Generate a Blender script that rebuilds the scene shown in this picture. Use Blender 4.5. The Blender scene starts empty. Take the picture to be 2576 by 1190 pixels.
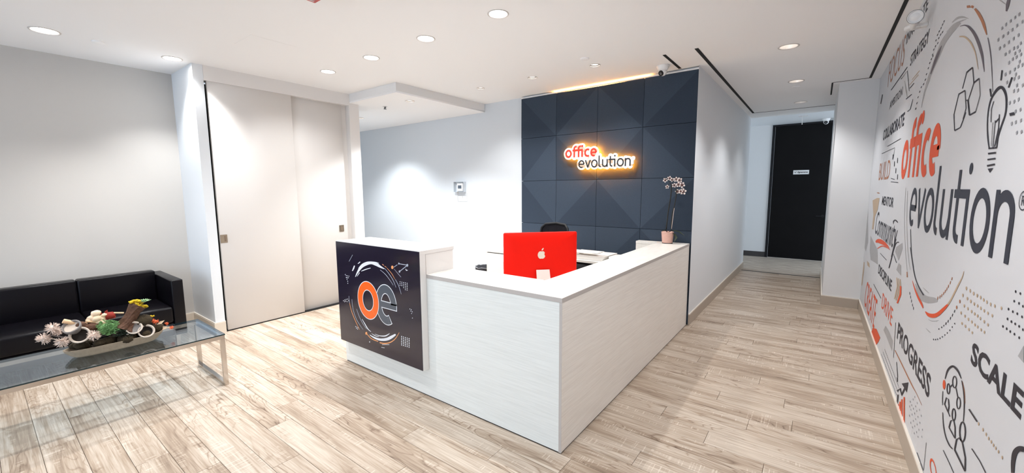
import bpy, bmesh, math, random
from mathutils import Vector, Matrix
random.seed(7)
S = bpy.context.scene
COL = S.collection
# ------------------------------------------------------------------ camera
YAW, PITCH, ROLL, FPX, EYE = math.radians(-36.91827), math.radians(-6.56621), math.radians(-0.38351), 1022.746, 1.62
cy, sy, cp, sp, cr, sr = math.cos(YAW), math.sin(YAW), math.cos(PITCH), math.sin(PITCH), math.cos(ROLL), math.sin(ROLL)
FWD = Vector((sy*cp, cy*cp, sp)); RT = Vector((cy, -sy, 0)); UP = RT.cross(FWD)
R_ = cr*RT + sr*UP; U_ = -sr*RT + cr*UP
CAMP = Vector((0, 0, EYE))
cam = bpy.data.cameras.new('camera'); camo = bpy.data.objects.new('camera', cam); COL.objects.link(camo)
M = Matrix((R_, U_, -FWD)).transposed().to_4x4(); M.translation = CAMP
camo.matrix_world = M
cam.sensor_width = 36; cam.lens = FPX/2576*36; cam.clip_start = 0.05; cam.clip_end = 200
S.camera = camo
# ------------------------------------------------------------------ world, exposure
S.view_settings.view_transform = 'Standard'; S.view_settings.look = 'None'
S.view_settings.gamma = 1; S.view_settings.use_curve_mapping = False
S.view_settings.exposure = 0.44
W = bpy.data.worlds.new('daylight'); S.world = W; W.use_nodes = True
wb = W.node_tree.nodes['Background']; wb.inputs[0].default_value = (0.72, 0.86, 1.0, 1); wb.inputs[1].default_value = 2.6
LAMP = 1.0          # overall strength of the downlights
CEIL = 2.98; BACKY = -3.2

# ------------------------------------------------------------------ materials
def mat(name, col, rough=0.6, metal=0.0, emit=None, es=0.0, noise=0.0, nscale=8.0, bump=0.0, bscale=60.0, spec=None, trans=0.0, coat=0.0):
    m = bpy.data.materials.new(name); m.use_nodes = True
    nt = m.node_tree; b = nt.nodes['Principled BSDF']
    b.inputs['Base Color'].default_value = (*col, 1); b.inputs['Roughness'].default_value = rough
    b.inputs['Metallic'].default_value = metal
    if spec is not None: b.inputs['Specular IOR Level'].default_value = spec
    if trans: b.inputs['Transmission Weight'].default_value = trans
    if coat: b.inputs['Coat Weight'].default_value = coat; b.inputs['Coat Roughness'].default_value = .08
    if emit: b.inputs['Emission Color'].default_value = (*emit, 1); b.inputs['Emission Strength'].default_value = es
    tc = nt.nodes.new('ShaderNodeTexCoord')
    if noise:
        n = nt.nodes.new('ShaderNodeTexNoise'); n.inputs['Scale'].default_value = nscale; n.inputs['Detail'].default_value = 5
        nt.links.new(tc.outputs['Object'], n.inputs['Vector'])
        mx = nt.nodes.new('ShaderNodeMix'); mx.data_type = 'RGBA'
        mx.inputs['A'].default_value = (*[max(0, c*(1-noise)) for c in col], 1); mx.inputs['B'].default_value = (*[min(1, c*(1+noise)) for c in col], 1)
        nt.links.new(n.outputs['Fac'], mx.inputs['Factor']); nt.links.new(mx.outputs['Result'], b.inputs['Base Color'])
    if bump:
        n = nt.nodes.new('ShaderNodeTexNoise'); n.inputs['Scale'].default_value = bscale; n.inputs['Detail'].default_value = 4
        nt.links.new(tc.outputs['Object'], n.inputs['Vector'])
        bp = nt.nodes.new('ShaderNodeBump'); bp.inputs['Strength'].default_value = bump; bp.inputs['Distance'].default_value = .01
        nt.links.new(n.outputs['Fac'], bp.inputs['Height']); nt.links.new(bp.outputs['Normal'], b.inputs['Normal'])
    return m

def streak_mat(name, c0, c1, scale, rough=.4, ramp=(0.35, 0.65), coat=0.0):
    """laminate with fine long streaks; scale = stretch per axis"""
    m = bpy.data.materials.new(name); m.use_nodes = True; nt = m.node_tree; b = nt.nodes['Principled BSDF']
    tc = nt.nodes.new('ShaderNodeTexCoord'); mp = nt.nodes.new('ShaderNodeMapping'); mp.inputs['Scale'].default_value = scale
    nt.links.new(tc.outputs['Object'], mp.inputs['Vector'])
    n = nt.nodes.new('ShaderNodeTexNoise'); n.inputs['Scale'].default_value = 1; n.inputs['Detail'].default_value = 6; n.inputs['Roughness'].default_value = .65
    nt.links.new(mp.outputs['Vector'], n.inputs['Vector'])
    r = nt.nodes.new('ShaderNodeValToRGB'); r.color_ramp.elements[0].position = ramp[0]; r.color_ramp.elements[1].position = ramp[1]
    r.color_ramp.elements[0].color = (*c0, 1); r.color_ramp.elements[1].color = (*c1, 1)
    nt.links.new(n.outputs['Fac'], r.inputs['Fac']); nt.links.new(r.outputs['Color'], b.inputs['Base Color'])
    b.inputs['Roughness'].default_value = rough
    if coat: b.inputs['Coat Weight'].default_value = coat
    return m

def wood_mat():
    m = bpy.data.materials.new('limed_oak_plank'); m.use_nodes = True; nt = m.node_tree; L = nt.links.new; b = nt.nodes['Principled BSDF']
    N = nt.nodes.new
    tc = N('ShaderNodeTexCoord'); oi = N('ShaderNodeObjectInfo')
    add = N('ShaderNodeVectorMath'); add.operation = 'MULTIPLY_ADD'
    L(tc.outputs['Object'], add.inputs[0]); add.inputs[1].default_value = (1, 1, 1)
    sc = N('ShaderNodeVectorMath'); sc.operation = 'SCALE'; sc.inputs[0].default_value = (37, 61, 13); L(oi.outputs['Random'], sc.inputs['Scale']); L(sc.outputs[0], add.inputs[2])
    def noise(scale, detail, rough=.5, dist=0):
        mp = N('ShaderNodeMapping'); mp.inputs['Scale'].default_value = scale; L(add.outputs[0], mp.inputs['Vector'])
        n = N('ShaderNodeTexNoise'); n.inputs['Scale'].default_value = 1; n.inputs['Detail'].default_value = detail; n.inputs['Roughness'].default_value = rough; n.inputs['Distortion'].default_value = dist
        L(mp.outputs[0], n.inputs['Vector']); return n.outputs['Fac']
    def ma(op, a, bb=None, c=None):
        x = N('ShaderNodeMath'); x.operation = op
        for i, q in enumerate((a, bb, c)):
            if q is None: continue
            if isinstance(q, (int, float)): x.inputs[i].default_value = q
            else: L(q, x.inputs[i])
        return x.outputs[0]
    cath = noise((1.5, 8, 3), 2.0, .45, .5)                      # contour rings of the cathedral grain
    ring = ma('PINGPONG', ma('MULTIPLY', cath, 13.0), .5)
    ring = ma('POWER', ma('SUBTRACT', 1.0, ma('MULTIPLY', ring, 2.0)), 6.0)
    mask = noise((.8, 5, 2), 2.0)
    mk = N('ShaderNodeMapRange'); mk.inputs[1].default_value = .42; mk.inputs[2].default_value = .62; L(mask, mk.inputs[0])
    ring = ma('MULTIPLY', ring, mk.outputs[0])
    fib = noise((3.0, 90, 5), 4.0, .6)                          # straight fibres
    fr = N('ShaderNodeMapRange'); fr.inputs[1].default_value = .35; fr.inputs[2].default_value = .7; L(fib, fr.inputs[0])
    blot = noise((1.2, 9, 2), 3.0)
    br = N('ShaderNodeMapRange'); br.inputs[1].default_value = .45; br.inputs[2].default_value = .72; L(blot, br.inputs[0])
    saw = noise((110, 3, 4), 2.0); sm = noise((2.0, 14, 3), 2.0)  # pale saw marks across the board
    sw = N('ShaderNodeMapRange'); sw.inputs[1].default_value = .55; sw.inputs[2].default_value = .68; L(saw, sw.inputs[0])
    sq = N('ShaderNodeMapRange'); sq.inputs[1].default_value = .55; sq.inputs[2].default_value = .62; L(sm, sq.inputs[0])
    saws = ma('MULTIPLY', sw.outputs[0], sq.outputs[0])
    d = ma('ADD', ma('ADD', ma('MULTIPLY', ring, .46), ma('MULTIPLY', fr.outputs[0], .34)), ma('MULTIPLY', br.outputs[0], .36))
    d = ma('ADD', d, ma('MULTIPLY', oi.outputs['Random'], .14))
    d = ma('SUBTRACT', d, ma('MULTIPLY', saws, .32))
    r = N('ShaderNodeValToRGB'); e = r.color_ramp.elements
    e[0].position = 0.0; e[0].color = WOOD[0]; e[1].position = 1.0; e[1].color = WOOD[2]
    x = e.new(.42); x.color = WOOD[1]
    L(d, r.inputs['Fac']); L(r.outputs['Color'], b.inputs['Base Color'])
    b.inputs['Roughness'].default_value = .42; b.inputs['Specular IOR Level'].default_value = .35
    bp = N('ShaderNodeBump'); bp.inputs['Strength'].default_value = .12; bp.inputs['Distance'].default_value = .003
    L(d, bp.inputs['Height']); L(bp.outputs['Normal'], b.inputs['Normal'])
    return m
WOOD = ((.66, .57, .475, 1), (.40, .305, .225, 1), (.12, .07, .045, 1))
m_wood = wood_mat()
m_white = mat('white_wall_paint', (.78, .775, .77), .7, bump=.03, bscale=180)
m_left = mat('pale_grey_wall_paint', (.53, .505, .475), .75, bump=.04, bscale=180)
m_cool = mat('cool_white_wall_paint', (.76, .785, .81), .7, bump=.03, bscale=180)
m_ceil = mat('ceiling_paint', (.90, .89, .885), .8, bump=.02, bscale=160)
m_door = mat('sliding_door_paint', (.72, .685, .655), .45, bump=.01)
m_trim = mat('door_casing_paint', (.79, .76, .735), .5)
m_base = mat('taupe_baseboard', (.46, .385, .31), .5, noise=.04)
m_base_top = mat('pale_baseboard_edge', (.78, .71, .62), .5)
m_basel = mat('cream_baseboard', (.70, .62, .52), .5)
m_darkbase = mat('charcoal_baseboard', (.05, .045, .045), .6)
m_under = mat('dark_joint_underlay', (.20, .14, .095), .8)
m_black = mat('black_slot', (.006, .006, .006), .8)
m_blackdoor = mat('black_door_veneer', (.004, .0035, .004), .6, noise=.3, nscale=4, spec=.15)
m_carpet = streak_mat('grey_carpet', (.24, .195, .155), (.54, .45, .365), (3, 30, 1), .95)
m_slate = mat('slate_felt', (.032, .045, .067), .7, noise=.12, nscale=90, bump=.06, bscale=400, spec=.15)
m_slate_lit = mat('slate_felt_lit_facet', (.042, .058, .084), .7, noise=.12, nscale=90, bump=.06, bscale=400, spec=.15)  # lighter copy of the felt that paints the lit facets
m_lam = streak_mat('white_streaked_laminate_front', (.75, .77, .74), (.85, .87, .84), (3.6, 70, 150), .38, (.3, .62))  # desk laminate with the cool daylight on the front put into its colour
m_lams = streak_mat('white_streaked_laminate_side', (.80, .75, .69), (.92, .88, .82), (70, 3.6, 150), .38, (.3, .62))  # same laminate, warmer and brighter: light on the side put into its colour
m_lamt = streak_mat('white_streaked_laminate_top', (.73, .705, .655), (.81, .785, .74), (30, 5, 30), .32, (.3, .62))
m_edge = mat('grey_edge_band', (.52, .48, .45), .5)
m_case = mat('white_casing_laminate', (.82, .79, .76), .4)
m_panel = mat('glossy_dark_print', (.018, .014, .028), .16, spec=.5, coat=.25)
m_leather = mat('black_leather', (.0035, .003, .0045), .30, spec=.2, bump=.08, bscale=90)
m_chrome = mat('polished_chrome', (.60, .56, .52), .14, metal=1.0)
m_steel = mat('brushed_nickel', (.45, .38, .30), .35, metal=1.0)
m_alu = mat('aluminium_stand', (.78, .68, .62), .4, metal=.3)
m_red = mat('red_monitor_back', (.84, .010, .003), .5, spec=.12)
m_logo = mat('cream_logo', (.78, .68, .55), .4)
m_plastic = mat('black_plastic', (.008, .008, .010), .5, spec=.3)
m_mesh = mat('charcoal_chair_mesh', (.012, .011, .014), .8, noise=.5, nscale=300, spec=.15)
m_whiteplastic = mat('white_plastic', (.80, .79, .78), .35)
m_paper = mat('paper', (.84, .80, .75), .8, noise=.08, nscale=30)
m_grey = mat('grey_plastic', (.45, .48, .52), .4)
m_screen = mat('dark_display', (.05, .07, .10), .2)
m_lampglass = mat('lit_lamp_glass', (1, 1, 1), .4, emit=(1, .96, .9), es=22)
m_lampdim = mat('lit_lamp_glass_small', (1, 1, 1), .4, emit=(1, .93, .85), es=7)
m_refl = mat('can_reflector', (.62, .58, .55), .3, metal=.35)
m_canface = mat('downlight_trim', (.62, .58, .55), .5)
m_mural = mat('mural_wallcovering', (.66, .665, .685), .6, noise=.02, nscale=5)
m_ink = mat('ink_black', (.020, .018, .028), .6)
m_inkgrey = mat('ink_grey', (.30, .30, .32), .6, noise=.15, nscale=20)
m_inkpale = mat('ink_pale_grey', (.40, .395, .40), .6, noise=.1, nscale=20)
m_inkorange = mat('ink_orange', (.74, .085, .018), .6)
m_inkrust = mat('ink_rust', (.42, .16, .07), .6)
m_inktan = mat('ink_tan', (.52, .38, .25), .6)
m_inkplum = mat('ink_plum_grey', (.12, .10, .12), .6)
m_inkwhite = mat('ink_white', (.80, .82, .86), .5)
m_inksilver = mat('ink_silver', (.42, .46, .54), .4)
m_inkgold = mat('ink_copper', (.85, .36, .14), .4)
m_orange = mat('orange_letter', (.95, .14, .01), .25, coat=.2)
m_slateletter = mat('slate_letter', (.085, .10, .125), .25, coat=.2)
m_signred = mat('sign_red', (.85, .035, .015), .4, emit=(.9, .04, .01), es=.12)
m_signblack = mat('sign_black', (.006, .006, .008), .4)
m_signwhite = mat('sign_white_acrylic', (.86, .80, .74), .35, emit=(1, .80, .62), es=.16)
m_glow = mat('amber_led', (1, .7, .2), .5, emit=(1.0, .50, .04), es=17)
m_cove = mat('amber_cove_led', (1, .7, .2), .5, emit=(1.0, .46, .10), es=28)
m_coral = mat('fire_alarm_red', (.55, .03, .015), .35)
m_pot = mat('pink_glazed_pot', (.66, .40, .33), .5, noise=.12, nscale=40)
m_stem = mat('dark_orchid_stem', (.015, .014, .010), .6)
m_leaf = mat('dark_green_leaf', (.035, .045, .018), .5)
m_petal = mat('cream_pink_petal', (.80, .68, .62), .6)
m_lip = mat('dark_orchid_throat', (.10, .035, .03), .6)
m_dish = mat('weathered_wood_dish', (.33, .26, .185), .8, noise=.25, nscale=45, bump=.2, bscale=70)
m_bark = mat('brown_bark', (.10, .045, .024), .85, noise=.6, nscale=60, bump=.6, bscale=60)
m_moss = mat('dark_moss', (.040, .026, .010), .95, noise=.7, nscale=80, bump=.6, bscale=150)
m_ymoss = mat('yellow_moss', (.62, .42, .01), .9, noise=.4, nscale=120, bump=.5, bscale=200)
m_pod = mat('cream_seed_pod', (.66, .56, .47), .8, noise=.15, nscale=40)
m_podgrey = mat('grey_seed_pod', (.22, .20, .19), .9, noise=.3, nscale=60)
m_podin = mat('dark_pod_inside', (.012, .008, .006), .95)
m_dried = mat('dried_pale_bloom', (.72, .58, .50), .9, noise=.2, nscale=50)
m_tan = mat('dried_tan_wood', (.80, .55, .33), .8, noise=.2, nscale=40)
m_cream = mat('dried_cream_bloom', (.86, .66, .46), .8, noise=.12, nscale=40)
m_redw = mat('dried_red_husk', (.28, .02, .01), .8, noise=.4, nscale=60)
m_green = mat('green_sedum', (.16, .34, .12), .7, noise=.3, nscale=60)
m_pgreen = mat('pale_green_succulent', (.30, .46, .24), .6, noise=.2, nscale=50)
m_dgreen = mat('dark_green_succulent', (.015, .025, .012), .6)
m_oflower = mat('orange_dried_bloom', (.72, .13, .04), .8, noise=.3, nscale=50)
m_liner = mat('bin_liner', (.02, .02, .025), .25)
m_linerw = mat('liner_rim_white', (.55, .55, .58), .4)
def glass(name, col, rough=0.0):
    m = bpy.data.materials.new(name); m.use_nodes = True; nt = m.node_tree; b = nt.nodes['Principled BSDF']; out = nt.nodes['Material Output']
    tr = nt.nodes.new('ShaderNodeBsdfTransparent'); tr.inputs[0].default_value = (*col, 1)
    gl = nt.nodes.new('ShaderNodeBsdfGlossy'); gl.inputs['Roughness'].default_value = .02; gl.inputs['Color'].default_value = (.9, .95, 1, 1)
    ge = nt.nodes.new('ShaderNodeNewGeometry'); dt = nt.nodes.new('ShaderNodeVectorMath'); dt.operation = 'DOT_PRODUCT'
    nt.links.new(ge.outputs['Incoming'], dt.inputs[0]); nt.links.new(ge.outputs['Normal'], dt.inputs[1])
    def mm(op, a, b2, clampit=False):
        x = nt.nodes.new('ShaderNodeMath'); x.operation = op; x.use_clamp = clampit
        for i, q in enumerate((a, b2)):
            if q is None: continue
            if isinstance(q, (int, float)): x.inputs[i].default_value = q
            else: nt.links.new(q, x.inputs[i])
        return x
    ab = mm('ABSOLUTE', dt.outputs['Value'], None); iv = mm('SUBTRACT', 1.0, ab.outputs[0], True); pw = mm('POWER', iv.outputs[0], 5.0)
    fr = mm('MULTIPLY_ADD', pw.outputs[0], .96); fr.inputs[2].default_value = .04
    mx = nt.nodes.new('ShaderNodeMixShader'); nt.links.new(fr.outputs[0], mx.inputs[0]); nt.links.new(tr.outputs[0], mx.inputs[1]); nt.links.new(gl.outputs[0], mx.inputs[2])
    nt.links.new(mx.outputs[0], out.inputs['Surface']); nt.nodes.remove(b)
    return m
m_glass = glass('table_glass', (.80, .87, .92)); m_pane = glass('window_glass', (.95, .97, 1)); m_clear = glass('clear_cover', (.93, .95, .97))
m_glassedge = mat('dark_glass_edge', (.01, .03, .035), .1)

# ------------------------------------------------------------------ mesh helpers
class MB:
    def __init__(s): s.v = []; s.f = []; s.sm = []
    def add(s, vs, fs, smooth=False):
        o = len(s.v); s.v += [tuple(p) for p in vs]; s.f += [tuple(i+o for i in f) for f in fs]; s.sm += [smooth]*len(fs); return s
    def box(s, x0, x1, y0, y1, z0, z1):
        x0, x1 = sorted((x0, x1)); y0, y1 = sorted((y0, y1)); z0, z1 = sorted((z0, z1))
        return s.add([(x0,y0,z0),(x1,y0,z0),(x1,y1,z0),(x0,y1,z0),(x0,y0,z1),(x1,y0,z1),(x1,y1,z1),(x0,y1,z1)],
                     [(0,3,2,1),(4,5,6,7),(0,1,5,4),(1,2,6,5),(2,3,7,6),(3,0,4,7)])
    def bbox(s, x0, x1, y0, y1, z0, z1, r=.01, seg=2):
        bm = bmesh.new(); bmesh.ops.create_cube(bm, size=1)
        for v in bm.verts: v.co = Vector((x0+(v.co.x+.5)*(x1-x0), y0+(v.co.y+.5)*(y1-y0), z0+(v.co.z+.5)*(z1-z0)))
        bmesh.ops.bevel(bm, geom=list(bm.edges), offset=r, segments=seg, affect='EDGES', profile=.5)
        bm.verts.index_update(); s.add([v.co for v in bm.verts], [[v.index for v in f.verts] for f in bm.faces], True); bm.free(); return s
    def cyl(s, a, b, r0, r1=None, n=16, caps=True, smooth=True):
        a = Vector(a); b = Vector(b); r1 = r0 if r1 is None else r1
        d = (b-a).normalized(); u = d.orthogonal().normalized(); w = d.cross(u)
        vs = []
        for c, r in ((a, r0), (b, r1)):
            for i in range(n):
                t = 2*math.pi*i/n; vs.append(c + r*(math.cos(t)*u + math.sin(t)*w))
        s.add(vs, [(i, (i+1)%n, n+(i+1)%n, n+i) for i in range(n)], smooth)
        if caps:
            s.add(vs, [tuple(range(n-1, -1, -1)), tuple(range(n, 2*n))])
        return s
    def lathe(s, o, prof, n=20, axis=(0,0,1), smooth=True):
        """prof: list of (radius, height along axis)"""
        d = Vector(axis).normalized(); u = d.orthogonal().normalized(); w = d.cross(u); o = Vector(o)
        vs = []
        for r, h in prof:
            for i in range(n):
                t = 2*math.pi*i/n; vs.append(o + d*h + r*(math.cos(t)*u+math.sin(t)*w))
        fs = []
        for k in range(len(prof)-1):
            for i in range(n):
                fs.append((k*n+i, k*n+(i+1)%n, (k+1)*n+(i+1)%n, (k+1)*n+i))
        return s.add(vs, fs, smooth)
    def tube(s, pts, r, n=8, closed=False):
        P = [Vector(p) for p in pts]; m = len(P); rr = r if isinstance(r, (list, tuple)) else [r]*m
        vs = []; prev = None
        for k in range(m):
            d = (P[min(k+1, m-1)]-P[max(k-1, 0)]).normalized()
            u = d.orthogonal().normalized() if prev is None else (prev - d*prev.dot(d)).normalized()
            prev = u; w = d.cross(u)
            for i in range(n):
                t = 2*math.pi*i/n; vs.append(P[k] + rr[k]*(math.cos(t)*u+math.sin(t)*w))
        fs = [(k*n+i, k*n+(i+1)%n, (k+1)*n+(i+1)%n, (k+1)*n+i) for k in range(m-1) for i in range(n)]
        s.add(vs, fs, True)
        s.add(vs, [tuple(range(n-1, -1, -1)), tuple(range((m-1)*n, m*n))]); return s
    def ball(s, c, r, n=12, m=8, sq=(1,1,1), jit=0.0):
        c = Vector(c); vs = [c+Vector((0,0,-r*sq[2]))]
        for k in range(1, m):
            ph = -math.pi/2 + math.pi*k/m
            for i in range(n):
                t = 2*math.pi*i/n; q = 1+random.uniform(-jit, jit)
                vs.append(c + Vector((r*sq[0]*math.cos(ph)*math.cos(t), r*sq[1]*math.cos(ph)*math.sin(t), r*sq[2]*math.sin(ph)))*q)
        vs.append(c+Vector((0,0,r*sq[2]))); fs = [(0, 1+(i+1)%n, 1+i) for i in range(n)]
        for k in range(m-2):
            for i in range(n): fs.append((1+k*n+i, 1+k*n+(i+1)%n, 1+(k+1)*n+(i+1)%n, 1+(k+1)*n+i))
        L = len(vs)-1; fs += [(L, 1+(m-2)*n+i, 1+(m-2)*n+(i+1)%n) for i in range(n)]
        return s.add(vs, fs, True)
    def petal(s, c, d, up, ln, w, th=.002):
        c = Vector(c); d = Vector(d).normalized(); sd = d.cross(Vector(up)).normalized()
        n = sd.cross(d).normalized()
        P = [c, c+d*ln*.5+sd*w/2+n*ln*.06, c+d*ln, c+d*ln*.5-sd*w/2+n*ln*.06]
        Q = [p - n*th for p in P]
        return s.add(P+Q, [(0,1,2,3),(7,6,5,4),(0,4,5,1),(1,5,6,2),(2,6,7,3),(3,7,4,0)], False)
    def make(s, name, m, parent=None, **kw): return mk(name, s.v, s.f, m, parent, s.sm, **kw)
ORG = {}
LAST = [None]
def mk(name, vs, fs, m, parent=None, sm=None, origin=None):
    if parent is not None: org = ORG.get(parent.name, Vector((0,0,0)))
    else: org = Vector(origin) if origin is not None else Vector((0,0,0))
    me = bpy.data.meshes.new(name); me.from_pydata([Vector(p)-org for p in vs], [], fs)
    if sm: me.polygons.foreach_set('use_smooth', sm)
    me.materials.append(m); me.update()
    o = bpy.data.objects.new(name, me); COL.objects.link(o)
    if parent is not None: o.parent = parent; ORG[o.name] = org
    else: o.location = org; ORG[o.name] = org
    LAST[0] = o.name
    return o
def tag(o, label=None, cat=None, group=None, kind=None):
    if label: o['label'] = label
    if cat: o['category'] = cat
    if group: o['group'] = group
    if kind: o['kind'] = kind
    return o
def thing(name, label, cat, loc, group=None):
    o = bpy.data.objects.new(name, None); o.empty_display_size = .1; COL.objects.link(o); o.location = loc; ORG[o.name] = Vector(loc)
    return tag(o, label, cat, group)
def struct(name, b, m, label=None, **kw):
    o = b.make(name, m, **kw); tag(o, label, None, None, 'structure'); return o
# photo pixel -> point of a known plane of the room
def ray(px, py): return FWD + R_*((px-1288)/FPX) - U_*((py-595)/FPX)
def at_x(px, py, X): d = ray(px, py); return CAMP + d*(X/d.x)
def at_y(px, py, Y): d = ray(px, py); return CAMP + d*(Y/d.y)
def at_z(px, py, Z): d = ray(px, py); return CAMP + d*((Z-EYE)/d.z)

# =================================================================== STRUCTURE
WL, PX, PY = -6.12, -5.405, 1.559       # sofa wall, face of the sliding-door wall, its near end
SLY, HX, MX, HY, FY = 5.10, -1.15, .53, 9.36, 11.2
# floor base + planks
fl = MB().box(-9.2, 3.6, BACKY-.1, 9.1, -.08, -.009)
floor = struct('floor', fl, m_under, 'pale limed oak plank floor')
PW, PL, PY0 = .1597, 1.306, 1.083
JO = {1:-3.156, 0:-2.926, -1:-2.471, 2:-2.658, 4:-2.804, 3:-2.094, 5:-2.402, 11:-.808, 10:-.49, 7:-.783, 12:-.291, 14:-.53, 15:-.107, 16:-.684, 17:-.299,
      18:-.814, 20:-.522, 19:.034, 21:-.176, 22:-.674, 23:-.455, 25:-.087, 24:.203, 26:-.817, 27:-.523, 28:.209, 30:-.083, 32:-.014, -3:-2.783, -2:-3.459}
def plank_verts(b, x0, x1, y0, y1, c=.0009):
    g = .0010; x0 += g; x1 -= g; y0 += g; y1 -= g
    b.add([(x0,y0,-.0095),(x1,y0,-.0095),(x1,y1,-.0095),(x0,y1,-.0095),(x0,y0,-c),(x1,y0,-c),(x1,y1,-c),(x0,y1,-c),
           (x0+c,y0+c,0),(x1-c,y0+c,0),(x1-c,y1-c,0),(x0+c,y1-c,0)],
          [(0,1,5,4),(1,2,6,5),(2,3,7,6),(3,0,4,7),(4,5,9,8),(5,6,10,9),(6,7,11,10),(7,4,8,11),(8,9,10,11)])
mesh_cache = {}
rest = MB(); nplank = 0
rnd = random.Random(3)
for k in range(-27, 51):
    y0 = PY0+PW*k; y1 = y0+PW
    if y0 > 9.09: continue
    y1 = min(y1, 9.09)
    x_lo, x_hi = (-5.42, MX) if y0 < 5.02 else (HX, MX)
    if k <= 2: x_lo = WL
    off = JO.get(k, rnd.uniform(-PL, 0)); x = off
    while x > x_lo: x -= PL
    single = (-12 <= k)
    while x < x_hi-.001:
        a, b_ = max(x, x_lo), min(x+PL, x_hi); x += PL
        if b_-a < .02: continue
        hidden = (a > -3.3 and b_ < -1.25 and 2.3 < y0 < 5.2)
        if not single or hidden: plank_verts(rest, a, b_, y0, y1); continue
        key = (round(b_-a, 4), round(y1-y0, 4))
        if key not in mesh_cache:
            t = MB(); plank_verts(t, 0, b_-a, 0, y1-y0)
            me = bpy.data.meshes.new('floor_plank'); me.from_pydata(t.v, [], t.f); me.materials.append(m_wood); mesh_cache[key] = me
        o = bpy.data.objects.new('floor_plank', mesh_cache[key]); COL.objects.link(o); o.parent = floor; o.location = (a, y0, 0); nplank += 1
k = 12
for k in range(12, 26):
    plank_verts(rest, -9.0, -5.42, PY0+PW*k, PY0+PW*(k+1))
o = rest.make('floor_planks_beyond', m_wood, floor); tag(o, None, None, None, 'stuff')
print('planks', nplank)
c = MB().box(-4.6, 3.6, 9.12, FY+.1, -.08, -.002)
struct('floor_carpet', c, m_carpet, 'grey streaked carpet of the far cross corridor')
struct('trim_1', MB().box(HX-3.4, 3.6, 9.08, 9.125, -.08, .004), m_darkbase, 'dark threshold strip between planks and carpet')

# walls
struct('wall_left', MB().box(WL-.12, WL, BACKY, PY+.05, 0, CEIL), m_left, 'pale grey wall behind the sofa')
struct('wall_pier', MB().box(WL-.12, PX, PY, PY+.095, 0, CEIL), m_cool, 'short return wall between sofa wall and sliding doors')
# sliding door wall: casing
h = MB().box(PX-.12, PX, PY+.096, 3.52, 2.822, CEIL)
struct('wall_header', h, m_trim, 'plain header above the sliding doors')
struct('wall_jamb', MB().box(PX-.12, PX, 3.365, 3.52, 0, 2.822), m_trim, 'narrow jamb wall right of the sliding doors')
struct('wall_jamb_inner', MB().box(PX-.2, PX-.10, 3.300, 3.365, 0, 2.822), m_trim, 'recessed jamb edge beside the sliding doors')
struct('wall_recess', MB().box(PX-.34, PX-.20, PY+.096, 3.52, 0, 2.822), m_black, 'dark recess behind the sliding doors')
# corridor left of the slate wall
m_cool2 = mat('cool_grey_wall_paint', (.655, .69, .725), .7, bump=.03, bscale=180)
struct('wall_back', MB().box(-9.2, -3.58, SLY, SLY+.12, 0, CEIL+.05), m_cool2, 'cool white wall with the thermostat')
struct('wall_corridor', MB().box(-9.2, PX-.121, 3.36, 3.48, 0, CEIL), m_cool, 'inner wall of the side corridor')
struct('wall_corridor_light_stop', MB().box(-9.3, -9.2, 3.36, 4.62, 0, CEIL).box(-9.3, -9.2, 4.6201, SLY+.12, 2.3, CEIL), m_cool, 'unseen end wall added to dim the side corridor, with a daylight opening')  # added out of view to keep sky light out, gap left for some daylight
struct('wall_behind_panels', MB().box(-3.579, HX-.141, SLY, SLY+.12, 0, CEIL+.05), m_black, 'wall carrying the slate panels')
struct('wall_hall', MB().box(HX-.0005, HX, 5.004, SLY+.0005, 0, CEIL+.05).box(HX-.14, HX, SLY+.001, HY, 0, CEIL+.05), m_cool, 'left wall of the hallway')
struct('wall_hall_return', MB().box(-4.6, HX-.001, HY-.12, HY-.001, 0, CEIL+.05), m_cool, 'cross corridor near wall')
struct('wall_right', MB().box(MX+.002, MX+.14, BACKY, 7.02, 0, CEIL+.05), m_white, 'wall carrying the printed mural')
struct('wall_column', MB().box(.128, MX+.14, 7.021, HY+.1, 0, CEIL+.05), m_white, 'white projecting wall at the end of the mural')
struct('wall_far_left', MB().box(-4.6, -.93, FY, FY+.12, 0, 3.1), m_white, 'white wall left of the black door')
struct('wall_far_right', MB().box(.24, 3.6, FY, FY+.12, 0, 3.1), m_white, 'wall right of the black door')
# back wall (behind the viewer) with a wide window, and corridor-end windows
bw = MB().box(WL-.12, MX+.14, BACKY-.12, BACKY, 0, .35).box(WL-.12, MX+.14, BACKY-.12, BACKY, 2.75, CEIL).box(WL-.12, -5.7, BACKY-.12, BACKY, .35, 2.75).box(.1, MX+.14, BACKY-.12, BACKY, .35, 2.75)
struct('wall_front', bw, m_white, 'window wall behind the viewer')
wf = MB()
for x in (-5.7, -4.25, -2.8, -1.35, .05): wf.box(x-.0, x+.05, BACKY-.09, BACKY-.03, .35, 2.75)
wf.box(-5.7, .1, BACKY-.09, BACKY-.03, .35, .40).box(-5.7, .1, BACKY-.09, BACKY-.03, 2.70, 2.75)
win = struct('window_1', wf, m_white, 'wide window behind the viewer')
MB().box(-5.7, .1, BACKY-.062, BACKY-.058, .4, 2.7).make('pane', m_pane, win)

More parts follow.
